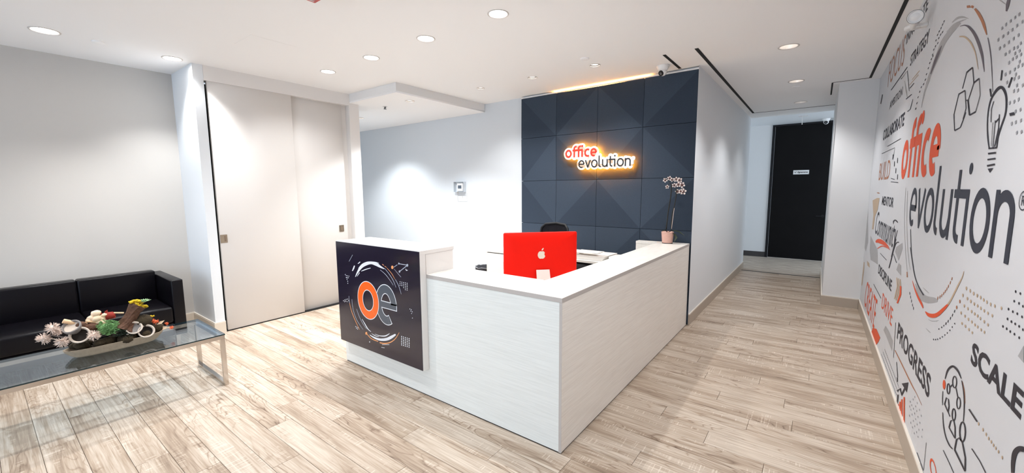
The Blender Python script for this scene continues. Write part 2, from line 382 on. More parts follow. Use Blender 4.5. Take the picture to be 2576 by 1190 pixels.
def plate_with_holes(name, outer, holes, z0, z1, m):
    cu = bpy.data.curves.new(name, 'CURVE'); cu.dimensions = '2D'; cu.fill_mode = 'BOTH'; cu.extrude = (z1-z0)/2
    def poly(pts):
        s_ = cu.splines.new('POLY'); s_.points.add(len(pts)-1)
        for q, p in zip(s_.points, pts): q.co = (p[0], p[1], 0, 1)
        s_.use_cyclic_u = True
    poly(outer)
    for hx, hy, r in holes: poly([(hx+r*math.cos(t*math.pi/12), hy+r*math.sin(t*math.pi/12)) for t in range(24)])
    tmp = bpy.data.objects.new('tmp', cu); COL.objects.link(tmp)
    dg = bpy.context.evaluated_depsgraph_get(); me = bpy.data.meshes.new_from_object(tmp.evaluated_get(dg)); bpy.data.objects.remove(tmp)
    me.materials.clear(); me.materials.append(m)
    o = bpy.data.objects.new(name, me); o.location = (0, 0, (z0+z1)/2); COL.objects.link(o); return o
LIGHTS = [  # x, y, radius, z, kind, label
 (-4.589, 2.617, .077, CEIL, 'main', 'bright round ceiling downlight nearest the sliding doors'),
 (-3.772, 2.630, .077, CEIL, 'main', 'round ceiling downlight with visible ribbed reflector, second from the sliding doors'),
 (-2.924, 2.617, .077, CEIL, 'main', 'bright round ceiling downlight, third from the sliding doors'),
 (-2.084, 2.613, .077, CEIL, 'main', 'largest bright round downlight at the top edge of the view'),
 (-3.731, 4.284, .050, CEIL, 'small', 'small gimbal downlight nearest the dropped soffit'),
 (-2.888, 4.278, .055, CEIL, 'small', 'small gimbal downlight in front of the slate panels, middle of three'),
 (-2.068, 4.294, .058, CEIL, 'small', 'small gimbal downlight beside the round ceiling cover, before the slate panels'),
 (-5.313, 0.524, .088, CEIL, 'wash', 'glaring round downlight above the left end of the sofa wall'),
 (-5.389, 1.394, .080, CEIL, 'wash2', 'glaring warm downlight in the corner beside the return wall'),
 (-0.323, 4.911, .082, CEIL, 'hall', 'round hallway downlight with grey reflector, nearest of three'),
 (-0.322, 6.520, .082, CEIL, 'hall', 'bright round hallway downlight, middle of three'),
 (-0.324, 8.136, .082, CEIL, 'halldim', 'dim round hallway downlight with one bright spot, farthest of three'),
 (-4.627, 3.816, .062, 2.855, 'soffit', 'round downlight under the dropped soffit')]
HID = [(-3.77, .86, .077), (-2.92, .95, .077), (-2.08, .95, .077), (-4.6, -.75, .077), (-3.77, -.75, .077), (-2.92, -.75, .077), (-2.08, -.75, .077), (-1.24, .95, .077), (-1.24, -.75, .077), (-5.31, -.75, .08)]  # unseen lamps: window-side row is added fill, the others continue the ceiling grid
holes = [(x, y, r*.93) for x, y, r, z, *_ in LIGHTS if z == CEIL] + [(x, y, r*.93) for x, y, r in HID] + [(-1.243, 2.617, .072), (-.322, 3.300, .076), (-.322, 1.690, .076)]
o = plate_with_holes('ceiling', [(-9.2, BACKY-.1), (3.6, BACKY-.1), (3.6, HY+.02), (-9.2, HY+.02)], holes, CEIL, CEIL+.02, m_ceil)
tag(o, 'smooth white ceiling with recessed lights', kind='structure')
SX, SY0, SZ = -4.358, 3.379, 2.855
o = plate_with_holes('ceiling_soffit', [(-9.2, SY0), (SX, SY0), (SX, SLY-.002), (-9.2, SLY-.002)], [(-4.627, 3.816, .058), (-6.35, 4.15, .058)], SZ, SZ+.02, m_ceil)
tag(o, 'dropped ceiling soffit over the side corridor', kind='structure')
struct('ceiling_soffit_face', MB().box(-9.2, SX, SY0, SY0+.02, SZ+.0201, CEIL-.001).box(SX-.02, SX, SY0+.0201, SLY-.002, SZ+.0201, CEIL-.001), m_white, 'vertical faces of the dropped soffit')
struct('ceiling_far', MB().box(-4.6, 3.6, HY+.021, FY+.2, 3.05, 3.07).box(-4.6, 3.6, HY+.0, HY+.02, 2.9801, 3.0701), m_cool, 'ceiling of the cross corridor')
# baseboards
def bboard(name, x0, x1, y0, y1, m=m_base, hh=.125, lab=None):
    b = MB().box(x0, x1, y0, y1, 0, hh); return struct(name, b, m, lab)
def with_cap(o, x0, x1, y0, y1, hh, m=m_base_top): MB().box(x0, x1, y0, y1, hh, hh+.012).make('cap', m, o)
o = bboard('baseboard_hall', HX+.0005, HX+.014, 5.006, HY, lab='taupe baseboard of the left hallway wall'); with_cap(o, HX+.0005, HX+.012, 5.006, HY, .125)
o = bboard('baseboard_column', .128, MX-.016, 7.006, 7.0205, lab='taupe baseboard under the projecting wall'); with_cap(o, .128, MX-.016, 7.008, 7.0205, .125)
o = bboard('baseboard_column_side', .113, .1275, 7.006, HY+.1, lab='taupe baseboard along the projecting wall'); with_cap(o, .115, .1275, 7.006, HY+.1, .125)
o = bboard('baseboard_right', MX-.014, MX+.0015, BACKY, 7.02, lab='taupe baseboard below the mural'); with_cap(o, MX-.014, MX+.0015, BACKY, 7.02, .125, m_base_top)
o = bboard('baseboard_left', WL+.0005, WL+.014, BACKY, PY-.001, m_basel, .125, 'cream baseboard behind the sofa'); with_cap(o, WL+.0005, WL+.012, BACKY, PY-.001, .125)
o = bboard('baseboard_pier', WL+.015, PX+.0, PY-.014, PY-.0005, m_basel, .125, 'cream baseboard of the return wall'); with_cap(o, WL+.015, PX, PY-.012, PY-.0005, .125)
o = bboard('baseboard_pier_end', PX+.0005, PX+.014, PY-.014, PY+.097, m_basel, .125, 'cream baseboard block beside the sliding door'); with_cap(o, PX+.0005, PX+.012, PY-.012, PY+.097, .125)
bboard('baseboard_far', -4.6, -.93, FY-.013, FY-.001, m_darkbase, .12, 'dark baseboard of the far wall')
bboard('baseboard_back', -9.0, -3.6, SLY-.013, SLY-.001, m_base, .12, 'baseboard of the cool white wall')

# sliding doors
def slide_door(name, y0, y1, x, hy, label):
    t = MB().bbox(x-.035, x, y0, y1, .012, 2.84, .002, 1)
    d = struct(name, t, m_door, label)
    hp = MB().box(x, x+.003, hy-.034, hy+.034, 1.037, 1.131)
    p = hp.make('pull_plate', m_steel, d)
    MB().box(x+.0031, x+.005, hy+.006 if hy < 2 else hy-.010, hy+.020 if hy < 2 else hy+.010, 1.052, 1.116).make('finger_recess', m_under, p)
    e = MB()
    for a in (hy-.034, hy+.031): e.box(x+.0031, x+.006, a, a+.003, 1.037, 1.131)
    e.box(x+.0031, x+.006, hy-.031, hy+.031, 1.128, 1.131).box(x+.0031, x+.006, hy-.031, hy+.031, 1.037, 1.040); e.make('plate_rim', m_steel, p)
    return d
slide_door('door_1', 1.680, 2.572, PX-.012, 1.715, 'left sliding door panel with square nickel pull')
slide_door('door_2', 2.545, 3.283, PX-.062, 3.19, 'right sliding door panel set behind the left one, nickel pull at its right edge')
struct('trim_2', MB().box(PX-.14, PX-.01, PY+.1, 3.3, 0, .009), m_black, 'dark floor track under the sliding doors')

# black far door
d = struct('door_3', MB().box(-.875, .235, FY-.02, FY+.04, .01, 3.0), m_blackdoor, 'tall black door at the end of the hallway')
MB().box(-.93, -.88, FY-.03, FY+.05, 0, 3.04).box(-.88, .235, FY-.03, FY+.05, 3.001, 3.04).make('door_frame', m_plastic, d)
MB().cyl((.10, FY-.03, 1.0), (.10, FY-.02, 1.0), .03).box(-.02, .11, FY-.065, FY-.05, .99, 1.01).cyl((.10, FY-.065, 1.0), (.10, FY-.02, 1.0), .009).make('lever_handle', m_plastic, d)

# =================================================================== CEILING SLOTS
def slot(label, x0, x1, y0, y1, nm='ceiling_air_slot'):
    t = MB().box(x0, x1, y0, y1, CEIL-.003, CEIL-.0005)
    o = t.make(nm, m_black, None, origin=((x0+x1)/2, (y0+y1)/2, CEIL)); tag(o, label, 'air slot', 'black linear slots in the ceiling'); return o
slot('long black ceiling slot running from the slate panels down the left of the hallway', -1.062, -1.028, 4.41, 8.73)
slot('short black ceiling slot beside the ceiling camera', -1.368, -1.338, 4.41, 5.01)
slot('thin black ceiling slot across the far end of the hallway', -1.062, .142, 8.73, 8.75)
slot('long black ceiling slot along the mural', .412, .438, 1.2, 6.90)
slot('thin black ceiling slot before the projecting wall', .058, .438, 6.90, 6.915)
slot('short black ceiling slot beside the projecting wall', .044, .062, 6.915, 7.78)

# =================================================================== DOWNLIGHTS
def downlight(x, y, r, z, kind, label, pw=1.0):
    t = thing('ceiling_downlight', label, 'ceiling light', (x, y, z), 'recessed downlights')
    MB().lathe((x, y, z), [(r*.90, .012), (r*.92, -.003), (r*1.0, -.006), (r*1.08, -.004), (r*1.10, 0)], 28).make('trim_ring', m_canface, t)
    MB().lathe((x, y, z), [(r*.91, .0), (r*.80, .05), (r*.62, .085)], 28).make('reflector', m_refl, t)
    if kind in ('small', 'soffit'):
        MB().cyl((x, y, z+.035), (x, y, z+.03), r*.62, n=24).make('lamp', m_lampglass, t)
        MB().lathe((x, y, z), [(r*.88, .012), (r*.80, .004), (r*.66, .012), (r*.62, .03)], 24).make('gimbal_ring', m_canface, t)
    elif kind == 'hall':
        MB().cyl((x, y, z+.055), (x, y, z+.05), r*.55, n=24).make('lamp', m_lampdim, t)
    elif kind == 'halldim':
        MB().cyl((x-.0, y, z+.055), (x, y, z+.05), r*.3, n=24).make('lamp', m_lampdim, t)
    else:
        MB().cyl((x, y, z+.02), (x, y, z+.015), r*.86, n=28).make('lamp', m_lampglass, t)
    P = {'main': (POW_MAIN, 138, 1.0, (.97, .985, 1)), 'small': (POW_SMALL, 120, .8, (1, .99, .98)), 'wash': (POW_WASH, 92, .8, (1, .985, .97)), 'wash2': (POW_WASH*1.75, 105, .8, (.97, .985, 1)),
         'hall': (POW_HALL, 112, .7, (.98, .985, 1)), 'halldim': (POW_HALL*.5, 110, .8, (.98, .985, 1)), 'soffit': (POW_SOFF, 115, .7, (.93, .97, 1))}[kind]
    L = bpy.data.lights.new('downlight_beam', 'SPOT'); L.energy = P[0]*LAMP*pw; L.spot_size = math.radians(P[1]); L.spot_blend = P[2]; L.color = P[3]; L.shadow_soft_size = r*(.55 if kind in ('small', 'hall', 'halldim', 'soffit') else .28)
    lo = bpy.data.objects.new('downlight_beam', L); COL.objects.link(lo); lo.parent = t; lo.location = (0, 0, -.012)
POW_MAIN, POW_SMALL, POW_WASH, POW_HALL, POW_SOFF = 52, 52, 58, 58, 175
HIDP = .18
for a in LIGHTS: downlight(*a)
for x, y, r in HID:
    downlight(x, y, r, CEIL, 'main' if x > -5.2 else 'wash', 'ceiling downlight out of view, %s row, %s' % ('seating' if y > 0 else 'window', {-3.77: 'over the coffee table', -2.92: 'left of the viewer', -2.08: 'near the viewer', -4.6: 'before the sofa', -1.24: 'right above the viewer', -5.31: 'above the sofa wall'}[x]) , 2.0 if (x == -3.77 and y > 0) else HIDP)
downlight(-1.243, 2.617, .077, CEIL, 'main', 'recessed ceiling downlight out of view above the desk corner', .45)
downlight(-.322, 3.300, .082, CEIL, 'hall', 'recessed ceiling downlight out of view before the nearest hallway light', .18)
downlight(-.322, 1.690, .082, CEIL, 'hall', 'added fill downlight out of view right beside the viewer, near the mural', 1.15)  # unseen lamp added to brighten the desk side, near floor and mural
downlight(-6.35, 4.15, .062, 2.855, 'soffit', 'recessed downlight of the side corridor hidden by the door jamb')

def cover(x, y, r, label):
    o = MB().lathe((x, y, CEIL), [(.0001, -.012), (r*.9, -.012), (r, -.008), (r, 0)], 28).make('ceiling_cover_plate', m_ceil, None, origin=(x, y, CEIL)); tag(o, label, 'cover plate')
cover(-5.321, .846, .045, 'flat round white ceiling cover between the two glaring downlights')
cover(-2.048, 4.014, .046, 'flat round white ceiling cover beside a small downlight before the slate panels')
cover(-.334, 6.845, .05, 'flat round white ceiling cover behind the middle hallway downlight')
t = MB().box(-4.43, -4.05, 1.62, 2.01, CEIL-.0015, CEIL-.0002)
o = t.make('ceiling_access_panel', m_ceil, None, origin=(-4.24, 1.8, CEIL)); tag(o, 'flush square access panel in the ceiling before the sliding doors', 'access panel')
# sprinkler
t = thing('sprinkler_head', 'small dark sprinkler head hanging from the dropped soffit', 'sprinkler', (-5.21, 3.83, SZ))
MB().cyl((-5.21, 3.83, SZ), (-5.21, 3.83, SZ-.004), .035, n=20).make('escutcheon', m_white, t)
MB().cyl((-5.21, 3.83, SZ-.004), (-5.21, 3.83, SZ-.035), .007, n=10).make('stem', m_plastic, t)
MB().cyl((-5.21, 3.83, SZ-.035), (-5.21, 3.83, SZ-.038), .022, n=16).box(-5.235, -5.185, 3.826, 3.834, SZ-.02, SZ-.014).make('deflector', m_plastic, t)
# ceiling security cameras
def turret(x, y, z, s, look, label, lens=True, up=-1):
    t = thing('ceiling_camera', label, 'security camera', (x, y, z))
    c = Vector((x, y, z))
    MB().lathe(c, [(.0001, 0), (.062*s, 0), (.062*s, -.008*s), (.050*s, -.035*s), (.036*s, -.055*s), (.0001, -.055*s)], 24).make('base', m_whiteplastic, t)
    b = c+Vector((0, 0, -.062*s)); MB().ball(b, .040*s, 20, 12).make('ball', m_whiteplastic, t)
    d = Vector(look).normalized()
    MB().cyl(b+d*.020*s, b+d*.0385*s, .030*s, .026*s, n=20).make('lens_face', m_plastic, t)
    MB().ball(b+d*.0385*s, .008*s, 10, 6).make('lens', m_screen, t)
turret(-1.474, 4.78, CEIL, 1.1, (-.35, -.75, -.5), 'white turret camera with black lens on the ceiling by the slate panels')
turret(.03, 10.9, 3.05, 1.15, (-.1, -.95, -.25), 'small white turret camera above the black far door')
turret(.22, 10.9, 3.05, 1.0, (.5, -.6, -.5), 'half hidden camera at the corner of the projecting wall, above the far door')
# white T-shaped fixture in the cross corridor
t = thing('hanging_bracket', 'thin white T-shaped bracket hanging from the ceiling before the black door', 'bracket', (-.34, 10.2, 3.05))
MB().box(-.42, -.27, 10.17, 10.23, 3.035, 3.05).make('ceiling_plate', m_whiteplastic, t)
MB().box(-.362, -.348, 10.19, 10.21, 2.88, 3.035).make('drop_stem', m_whiteplastic, t)
# red fire alarm at the top edge
t = thing('fire_alarm_strobe', 'red ceiling fire alarm cut off by the top edge', 'fire alarm', (-2.80, 1.505, CEIL))
MB().bbox(-2.863, -2.745, 1.42, 1.567, 2.905, CEIL, .006, 2).make('housing', m_coral, t)
MB().bbox(-2.825, -2.785, 1.455, 1.535, 2.893, 2.9055, .004, 1).make('strobe_lens', m_clear, t)
MB().box(-2.843, -2.832, 1.44, 1.54, 2.9035, 2.905).make('white_marking', m_whiteplastic, t)

# =================================================================== FLAT PRINT HELPERS
class Plane:
    """flat print frame: maps photo pixels or (u,v) metres to a plane; layer k sits k*0.5 mm proud"""
    def __init__(s, axis, val, nrm, uo, ud): s.axis, s.val, s.n, s.uo, s.ud = axis, val, Vector(nrm), uo, ud
    def px(s, p, zz):
        (ox, oy), k = zz; q = at_x(ox+p[0]/k, oy+p[1]/k, s.val) if s.axis == 'x' else at_y(ox+p[0]/k, oy+p[1]/k, s.val)
        return q
    def uv(s, u, v):
        return Vector((s.val, s.uo+s.ud*u, v)) if s.axis == 'x' else Vector((s.uo+s.ud*u, s.val, v))
def ribbon2d(pts, closed=False, cap=False):
    """pts (x,y,w) -> quads in 2D"""
    n = len(pts); out = []; L = []; Rr = []
    for i in range(n):
        a = pts[(i-1) % n] if (closed or i > 0) else pts[i]; b = pts[(i+1) % n] if (closed or i < n-1) else pts[i]
        dx, dy = b[0]-a[0], b[1]-a[1]; l = math.hypot(dx, dy) or 1; nx, ny = -dy/l, dx/l; w = pts[i][2]/2
        # mitre
        L.append((pts[i][0]+nx*w, pts[i][1]+ny*w)); Rr.append((pts[i][0]-nx*w, pts[i][1]-ny*w))
    m = n if closed else n-1
    for i in range(m):
        j = (i+1) % n; out.append([L[i], L[j], Rr[j], Rr[i]])
    if cap and not closed:
        for e in (0, n-1):
            r = pts[e][2]/2; out.append([(pts[e][0]+r*math.cos(t*math.pi/6), pts[e][1]+r*math.sin(t*math.pi/6)) for t in range(12)])
    return out
def smooth_pts(pts, sub=4, closed=False):
    """Catmull-Rom through (x,y,w)"""
    n = len(pts)
    if n < 3: return pts
    out = []; m = n if closed else n-1
    for i in range(m):
        p = [pts[(i+k) % n] if closed else pts[max(0, min(n-1, i+k))] for k in (-1, 0, 1, 2)]
        for q in range(sub):
            t = q/sub; out.append(tuple(.5*((2*p[1][c])+(-p[0][c]+p[2][c])*t+(2*p[0][c]-5*p[1][c]+4*p[2][c]-p[3][c])*t*t+(-p[0][c]+3*p[1][c]-3*p[2][c]+p[3][c])*t**3) for c in range(3)))
    if not closed: out.append(tuple(pts[-1]))
    return out
class Ink:
    """collects flat polygons of one colour on a plane, then builds one thin mesh"""
    def __init__(s, pl, layer): s.pl = pl; s.off = pl.n*(.0005*layer); s.b = MB(); s.k = 0; s.cuts = []
    def poly3(s, P):
        s.k = (s.k+1) % 13; o_ = s.off+s.pl.n*(s.k*.00002)
        s.b.add([p+o_ for p in P], [tuple(range(len(P)))])
    def line(s, zz, pts, w=None, closed=False, sm=True, cap=False):
        pts = [(p[0], p[1], p[2] if len(p) > 2 else w) for p in pts]
        if sm: pts = smooth_pts(pts, 5, closed)
        for q in ribbon2d(pts, closed, cap): s.poly3([s.pl.px(p, zz) for p in q])
    def poly(s, zz, pts): s.poly3([s.pl.px(p, zz) for p in pts])
    def dot(s, zz, x, y, rx, ry): s.poly(zz, [(x+rx*math.cos(t*math.pi/5), y+ry*math.sin(t*math.pi/5)) for t in range(10)])
    def udot(s, u, v, r, rv=None): s.poly3([s.pl.uv(u+r*math.cos(t*math.pi/5), v+(rv or r)*math.sin(t*math.pi/5)) for t in range(10)])
    def uline(s, pts, w=None, closed=False, sm=False, cap=False):
        pts = [(p[0], p[1], p[2] if len(p) > 2 else w) for p in pts]
        if sm: pts = smooth_pts(pts, 5, closed)
        for q in ribbon2d(pts, closed, cap): s.poly3([s.pl.uv(*p) for p in q])
    def cut(s, name=None, label=None): s.cuts.append((len(s.b.f), name, label)); return s
    def make(s, name, m, parent, label=None, stuff=False):
        cuts = [c for c in s.cuts]; 
        if not cuts or cuts[-1][0] < len(s.b.f): cuts.append((len(s.b.f), None, label))
        a = 0; o = None
        for e, nm, lb in cuts:
            if e <= a: continue
            used = sorted({i for f in s.b.f[a:e] for i in f}); mp = {v: k for k, v in enumerate(used)}
            o = mk(nm or name, [s.b.v[i] for i in used], [tuple(mp[i] for i in f) for f in s.b.f[a:e]], m, parent); tag(o, lb or label, kind='stuff' if (stuff or 'dots' in (nm or name)) else None); a = e
        return o
def text_mesh(txt, u0, u1, v0, v1, bold=0.0, shear=0.0, cap='H'):
    """2D polygons of built-in-font text fitted to a box (v0..v1 = baseline to top)"""
    cu = bpy.data.curves.new('t', 'FONT'); cu.body = txt; cu.size = 1; cu.offset = bold; cu.shear = shear; cu.resolution_u = 3
    ob = bpy.data.objects.new('t', cu); COL.objects.link(ob)
    dg = bpy.context.evaluated_depsgraph_get(); me = bpy.data.meshes.new_from_object(ob.evaluated_get(dg)); bpy.data.objects.remove(ob)
    xs = [v.co.x for v in me.vertices]; ys = [v.co.y for v in me.vertices]
    x0, x1, y0, y1 = min(xs), max(xs), min(ys), max(ys)
    V = [(u0+(v.co.x-x0)/(x1-x0)*(u1-u0), v0+(v.co.y-y0)/(y1-y0)*(v1-v0)) for v in me.vertices]
    F = [list(p.vertices) for p in me.polygons]; bpy.data.meshes.remove(me); return V, F
def put_text(ink, *a, **k):
    V, F = text_mesh(*a, **k); ink.b.add([ink.pl.uv(*p)+ink.off for p in V], F)
# ---- hand built letter strokes (x-height 1)
def arc(cx, cy_, rx, ry, a0, a1, n=20): return [(cx+rx*math.cos(math.radians(a0+(a1-a0)*i/n)), cy_+ry*math.sin(math.radians(a0+(a1-a0)*i/n))) for i in range(n+1)]
def word_strokes(word, s):
    """list of (polyline, closed) with stem width s; returns strokes and total width"""
    out = []; x = 0; h = s/2; i = 0
    def A(p, c=False): out.append(([(x+a, b) for a, b in p], c))
    while i < len(word):
        c = word[i]
        if c == 'o': A(arc(.46, .5, .46-h, .53-h, 0, 360, 28)[:-1], True); x += 1.02
        elif c == 'c': A(arc(.46, .5, .46-h, .53-h, 58, 302, 22)); x += .80
        elif c == 'e':
            A(arc(.44, .5, .44-h, .53-h, -2, 300, 26)); A([(.1, .5-.02), (.88-s*.35, .5-.02)]); x += .96
        elif c == 'f':
            last = word[i+1] != 'f'
            A([(.24, 0), (.24, 1.10)] + arc(.24+.26, 1.12, .26, .36-h, 180, 78, 10)); A([(0, 1-h), (.62 if not last else .80, 1-h)]); x += .60
        elif c == 'i': A([(.12, 0), (.12, 1)]); out.append(([(x+.12, 1.36)], 'dot')); x += .40
        elif c == 'v': A([(.03+h*.6, 1), (.42, h*.6)]); A([(.42, h*.6), (.83-h*.6, 1)]); out.append(([(x+.42-h*.9, 0), (x+.42+h*.9, 0), (x+.42+h*.6, h*2), (x+.42-h*.6, h*2)], 'poly')); x += .90
        elif c == 'l': A([(.10, 1.5), (.10, .28)] + arc(.10+.24, .28, .24, .28-h, 180, 275, 8)); x += .50
        elif c == 'u': A([(.10, 1), (.10, .36)] + arc(.39, .36, .29, .36-h, 180, 345, 12) + [(.72, .42)]); A([(.72, 1), (.72, 0)]); x += .95
        elif c == 't':
            A([(.20, 1.36), (.20, .28)] + arc(.44, .28, .24, .28-h, 180, 280, 8)); A([(-.04, 1-h), (.80, 1-h)]); x += .68
        elif c == 'n': A([(.10, 1), (.10, 0)]); A([(.10, .62)] + arc(.40, .64, .30, .36-h, 165, 0, 12) + [(.70, 0)]); x += .90
        i += 1
    return out, x-.1
def strokes_polys(word, s, u0, u1, v0, xh, w=None, cap=False):
    """2D polygons in (u,v), letter strokes of relative weight s (drawn width w if given, in x-heights)"""
    st, tot = word_strokes(word, s); k = (u1-u0)/tot; res = []
    for P, c in st:
        if c == 'dot':
            r = (s*.62 if w is None else w*.5+s*.12); res.append([(u0+(P[0][0]+r*math.cos(t*math.pi/8)*(xh/k))*k, v0+(P[0][1]+r*math.sin(t*math.pi/8))*xh) for t in range(16)]); continue
        if c == 'poly': res.append([(u0+a*k, v0+b*xh) for a, b in P]); continue
        pts = [(u0+a*k, v0+b*xh, (w or s)*xh) for a, b in P]
        res += ribbon2d(pts, c is True, cap)
        if len(pts) > 2 or cap:
            for p in (pts if cap else pts[1:-1]):
                pass
    return res

# =================================================================== MURAL
MUR = Plane('x', MX-.0012, (-1, 0, 0), 7.02, -1)        # u = distance from the far end of the wall
t_m = thing('wall_mural', 'large printed mural of words, arcs and icons covering the right wall', 'mural', (MX, 4, 0))
MB().box(MX-.001, MX+.0018, BACKY, 7.018, .138, CEIL-.001).make('wallcovering', m_mural, t_m)
ZA = ((2180, 0), 3.967); ZB = ((2140, 0), 1.984); ZC = ((2140, 560), 1.89); ZD = ((2160, 280), 3.5); ZE = ((2150, 580), 3.717); ZG = ((2200, 840), 3.4)
ZH = ((2400, 0), 3.5); ZI = ((2280, 620), 4.25); ZJ = ((2160, 480), 4.957); ZK = ((2400, 880), 3.84); ZL = ((2160, 100), 3.72)
def U(y): return 7.02-y
black = Ink(MUR, 2)
def put(ink, tx, ya, yb, za, zb, **k): put_text(ink, tx, U(ya), U(yb), za, zb, **k); ink.cut('printed_word', 'printed word %s' % tx)
put(black, 'STRATEGY', 4.70, 3.99, 2.592, 2.682, bold=.02); put(black, 'AMBITION', 5.79, 4.98, 2.415, 2.492, bold=.0)
put(black, 'COLLABORATE', 6.12, 4.71, 2.125, 2.24, bold=.03); put(black, 'MENTOR', 5.66, 4.85, 1.44, 1.53, bold=.02)
put(black, 'DISCIPLINE', 5.42, 4.49, .763, .857, bold=.02); put(black, 'PROGRESS', 4.01, 2.915, .513, .640, bold=.02)
put(black, 'SCALE', 2.345, 1.835, .921, 1.010, bold=.03); put(black, 'INNOVATE', 5.05, 4.16, 2.855, 2.945, bold=.01)
V_ = [(0, 0)]
put(black, 'Community', 6.02, 4.47, 1.03, 1.36, shear=.35)
black.make('printed_word', m_ink, t_m)
rust = Ink(MUR, 2); put(rust, 'FOCUS', 6.14, 5.09, 2.70, 2.966, bold=-.01); put(rust, 'BUILD', 6.15, 5.29, 1.695, 1.882, bold=.0)
rust.make('printed_word', m_inkrust, t_m)
org = Ink(MUR, 2); put(org, 'CREATE', 6.40, 5.26, .20, .52, shear=.3); put(org, 'DRIVE', 4.95, 4.30, .52, .66, bold=.0); put(org, 'OP', 2.755, 2.50, .222, .30, bold=.0)
for q in strokes_polys('office', .255, U(4.62), U(3.30), 1.69, .29): org.poly3([MUR.uv(*p) for p in q])
org.cut('printed_word', 'large orange printed word office')
org.make('printed_word', m_inkorange, t_m)
navy = Ink(MUR, 3)
for q in strokes_polys('evolution', .165, U(4.035), U(2.085), 1.356, .252): navy.poly3([MUR.uv(*p) for p in q])
navy.cut('printed_word', 'large navy printed word evolution')
navy.uline([(U(2.035)+.034*math.cos(t*math.pi/12), 1.574+.030*math.sin(t*math.pi/12)) for t in range(24)], .004, closed=True)
put_text(navy, 'R', U(2.049), U(2.021), 1.558, 1.590)
navy.make('registered_mark', mat('ink_navy', (.022, .026, .042), .6), t_m, 'registered mark in a circle')
# grey brush arcs and rings
g = Ink(MUR, 1)
g.line(ZA, [(548,1075,5),(575,940,14),(620,790,26),(665,670,34),(715,545,42),(770,415,50),(830,330,50),(890,262,44),(935,225,28)]); g.cut()
g.line(ZA, [(855,225,8),(905,183,22),(960,170,20),(1020,186,5)]); g.cut(); g.line(ZA, [(800,320,6),(870,245,10),(940,212,14),(1000,190,6)]); g.cut()
g.line(ZJ, [(590,-40,5),(578,150,6),(572,400,6),(580,650,6),(592,850,5),(606,995,4)], sm=True); g.cut(); g.line(ZJ, [(612,0,6),(604,200,8),(602,450,7),(612,700,7),(630,900,6),(645,985,3)]); g.cut()
g.line(ZI, [(100,400,8),(130,480,40),(175,545,70),(230,570,72),(300,575,56),(335,585,18)]); g.cut(); g.line(ZI, [(180,440,4),(210,470,10),(245,500,4)]); g.cut()
g.line(ZI, [(235,778,3),(265,795,8),(300,798,8),(350,790,3)]); g.cut(); g.line(ZI, [(210,875,3),(245,910,9),(262,925,2)]); g.cut()
g.poly(ZG, [(1278,100),(1228,190),(1278,248)]); g.cut(); g.poly(ZJ, [(545,650),(470,700),(455,760),(500,872),(550,720)]); g.cut(); g.poly(ZJ, [(500,900),(470,985),(530,1060),(530,930)]); g.cut()
g.poly(ZJ, [(120,200),(98,330),(66,560),(64,680),(90,760),(120,640),(118,400)]); g.cut(); g.poly(ZJ, [(150,560),(138,740),(150,860),(240,920),(235,730),(190,640)]); g.cut()
g.poly(ZE, [(290,890),(270,930),(300,1000),(350,1130),(358,1030),(320,940)]); g.cut(); g.poly(ZG, [(330,1130),(365,1095),(380,1120),(395,1100),(420,1190),(330,1190)]); g.cut()
for a, b_ in (((1330, 0), (1385, 40)),): g.line(ZA, [(a[0], a[1], 14), (b_[0], b_[1], 6)], sm=False)
g.line(ZL, [(432,385,5),(445,470,14),(458,550,5)], sm=False); g.cut()
g.make('brush_arc', m_inkpale, t_m)
p = Ink(MUR, 2)
p.line(ZA, [(935,262,5),(985,252,12),(1030,275,24),(1080,340,30),(1120,430,30),(1150,530,26),(1165,620,16),(1177,718,4)]); p.cut(); p.cut()
p.line(ZA, [(640,740,6),(680,630,24),(720,530,26),(752,455,6)]); p.cut(); p.cut(); p.line(ZA, [(1425,-10,30),(1410,50,34),(1398,112,14)], sm=False); p.cut(); p.cut()
p.line(ZA, [(1212,375,8),(1235,500,9),(1250,650,7),(1262,920,4)]); p.cut(); p.cut(); p.make('plum_arc', m_inkplum, t_m)
r = Ink(MUR, 2)
r.line(ZA, [(1003,68,24),(1036,64,26)], sm=False); r.cut(); r.line(ZA, [(1046,62,24),(1070,72,26)], sm=False); r.cut(); r.line(ZA, [(1083,86,20),(1120,135,30),(1155,200,30),(1180,270,26),(1202,348,8)]); r.cut()
r.line(ZG, [(176,140,6),(230,250,8),(322,440,8),(360,510,4),(405,610,3)]); r.cut(); r.line(ZJ, [(605,1010,10),(608,1078,14)], sm=False); r.cut(); r.line(ZG, [(288,880,4),(330,1010,10),(333,1048,8)]); r.cut()
for x, y in ((490,345),(472,388),(452,425),(435,455),(418,480),(400,502),(380,525),(361,540),(338,552)): r.line(ZI, [(x+3,y-16,7),(x-3,y+16,8)], sm=False)
for x, y in ((575,588),(541,652)): r.dot(ZI, x, y, 7, 20)
r.cut('printed_dots')
r.line(ZC, [(531,755,4),(540,800,6),(543,860,6)]); r.cut(); r.poly(ZJ, [(250,20),(225,22),(240,32),(270,34)]); r.cut()
r.make('rust_arc', m_inkrust, t_m)
tn = Ink(MUR, 2)
tn.line(ZA, [(928,365,12),(980,368,16),(1030,410,16),(1065,470,14),(1092,545,10),(1117,692,4)]); tn.cut()
tn.line(ZI, [(618,265,5),(600,330,10),(560,410,16),(520,490,16),(480,570,16),(445,625,20)]); tn.cut()
tn.cut()
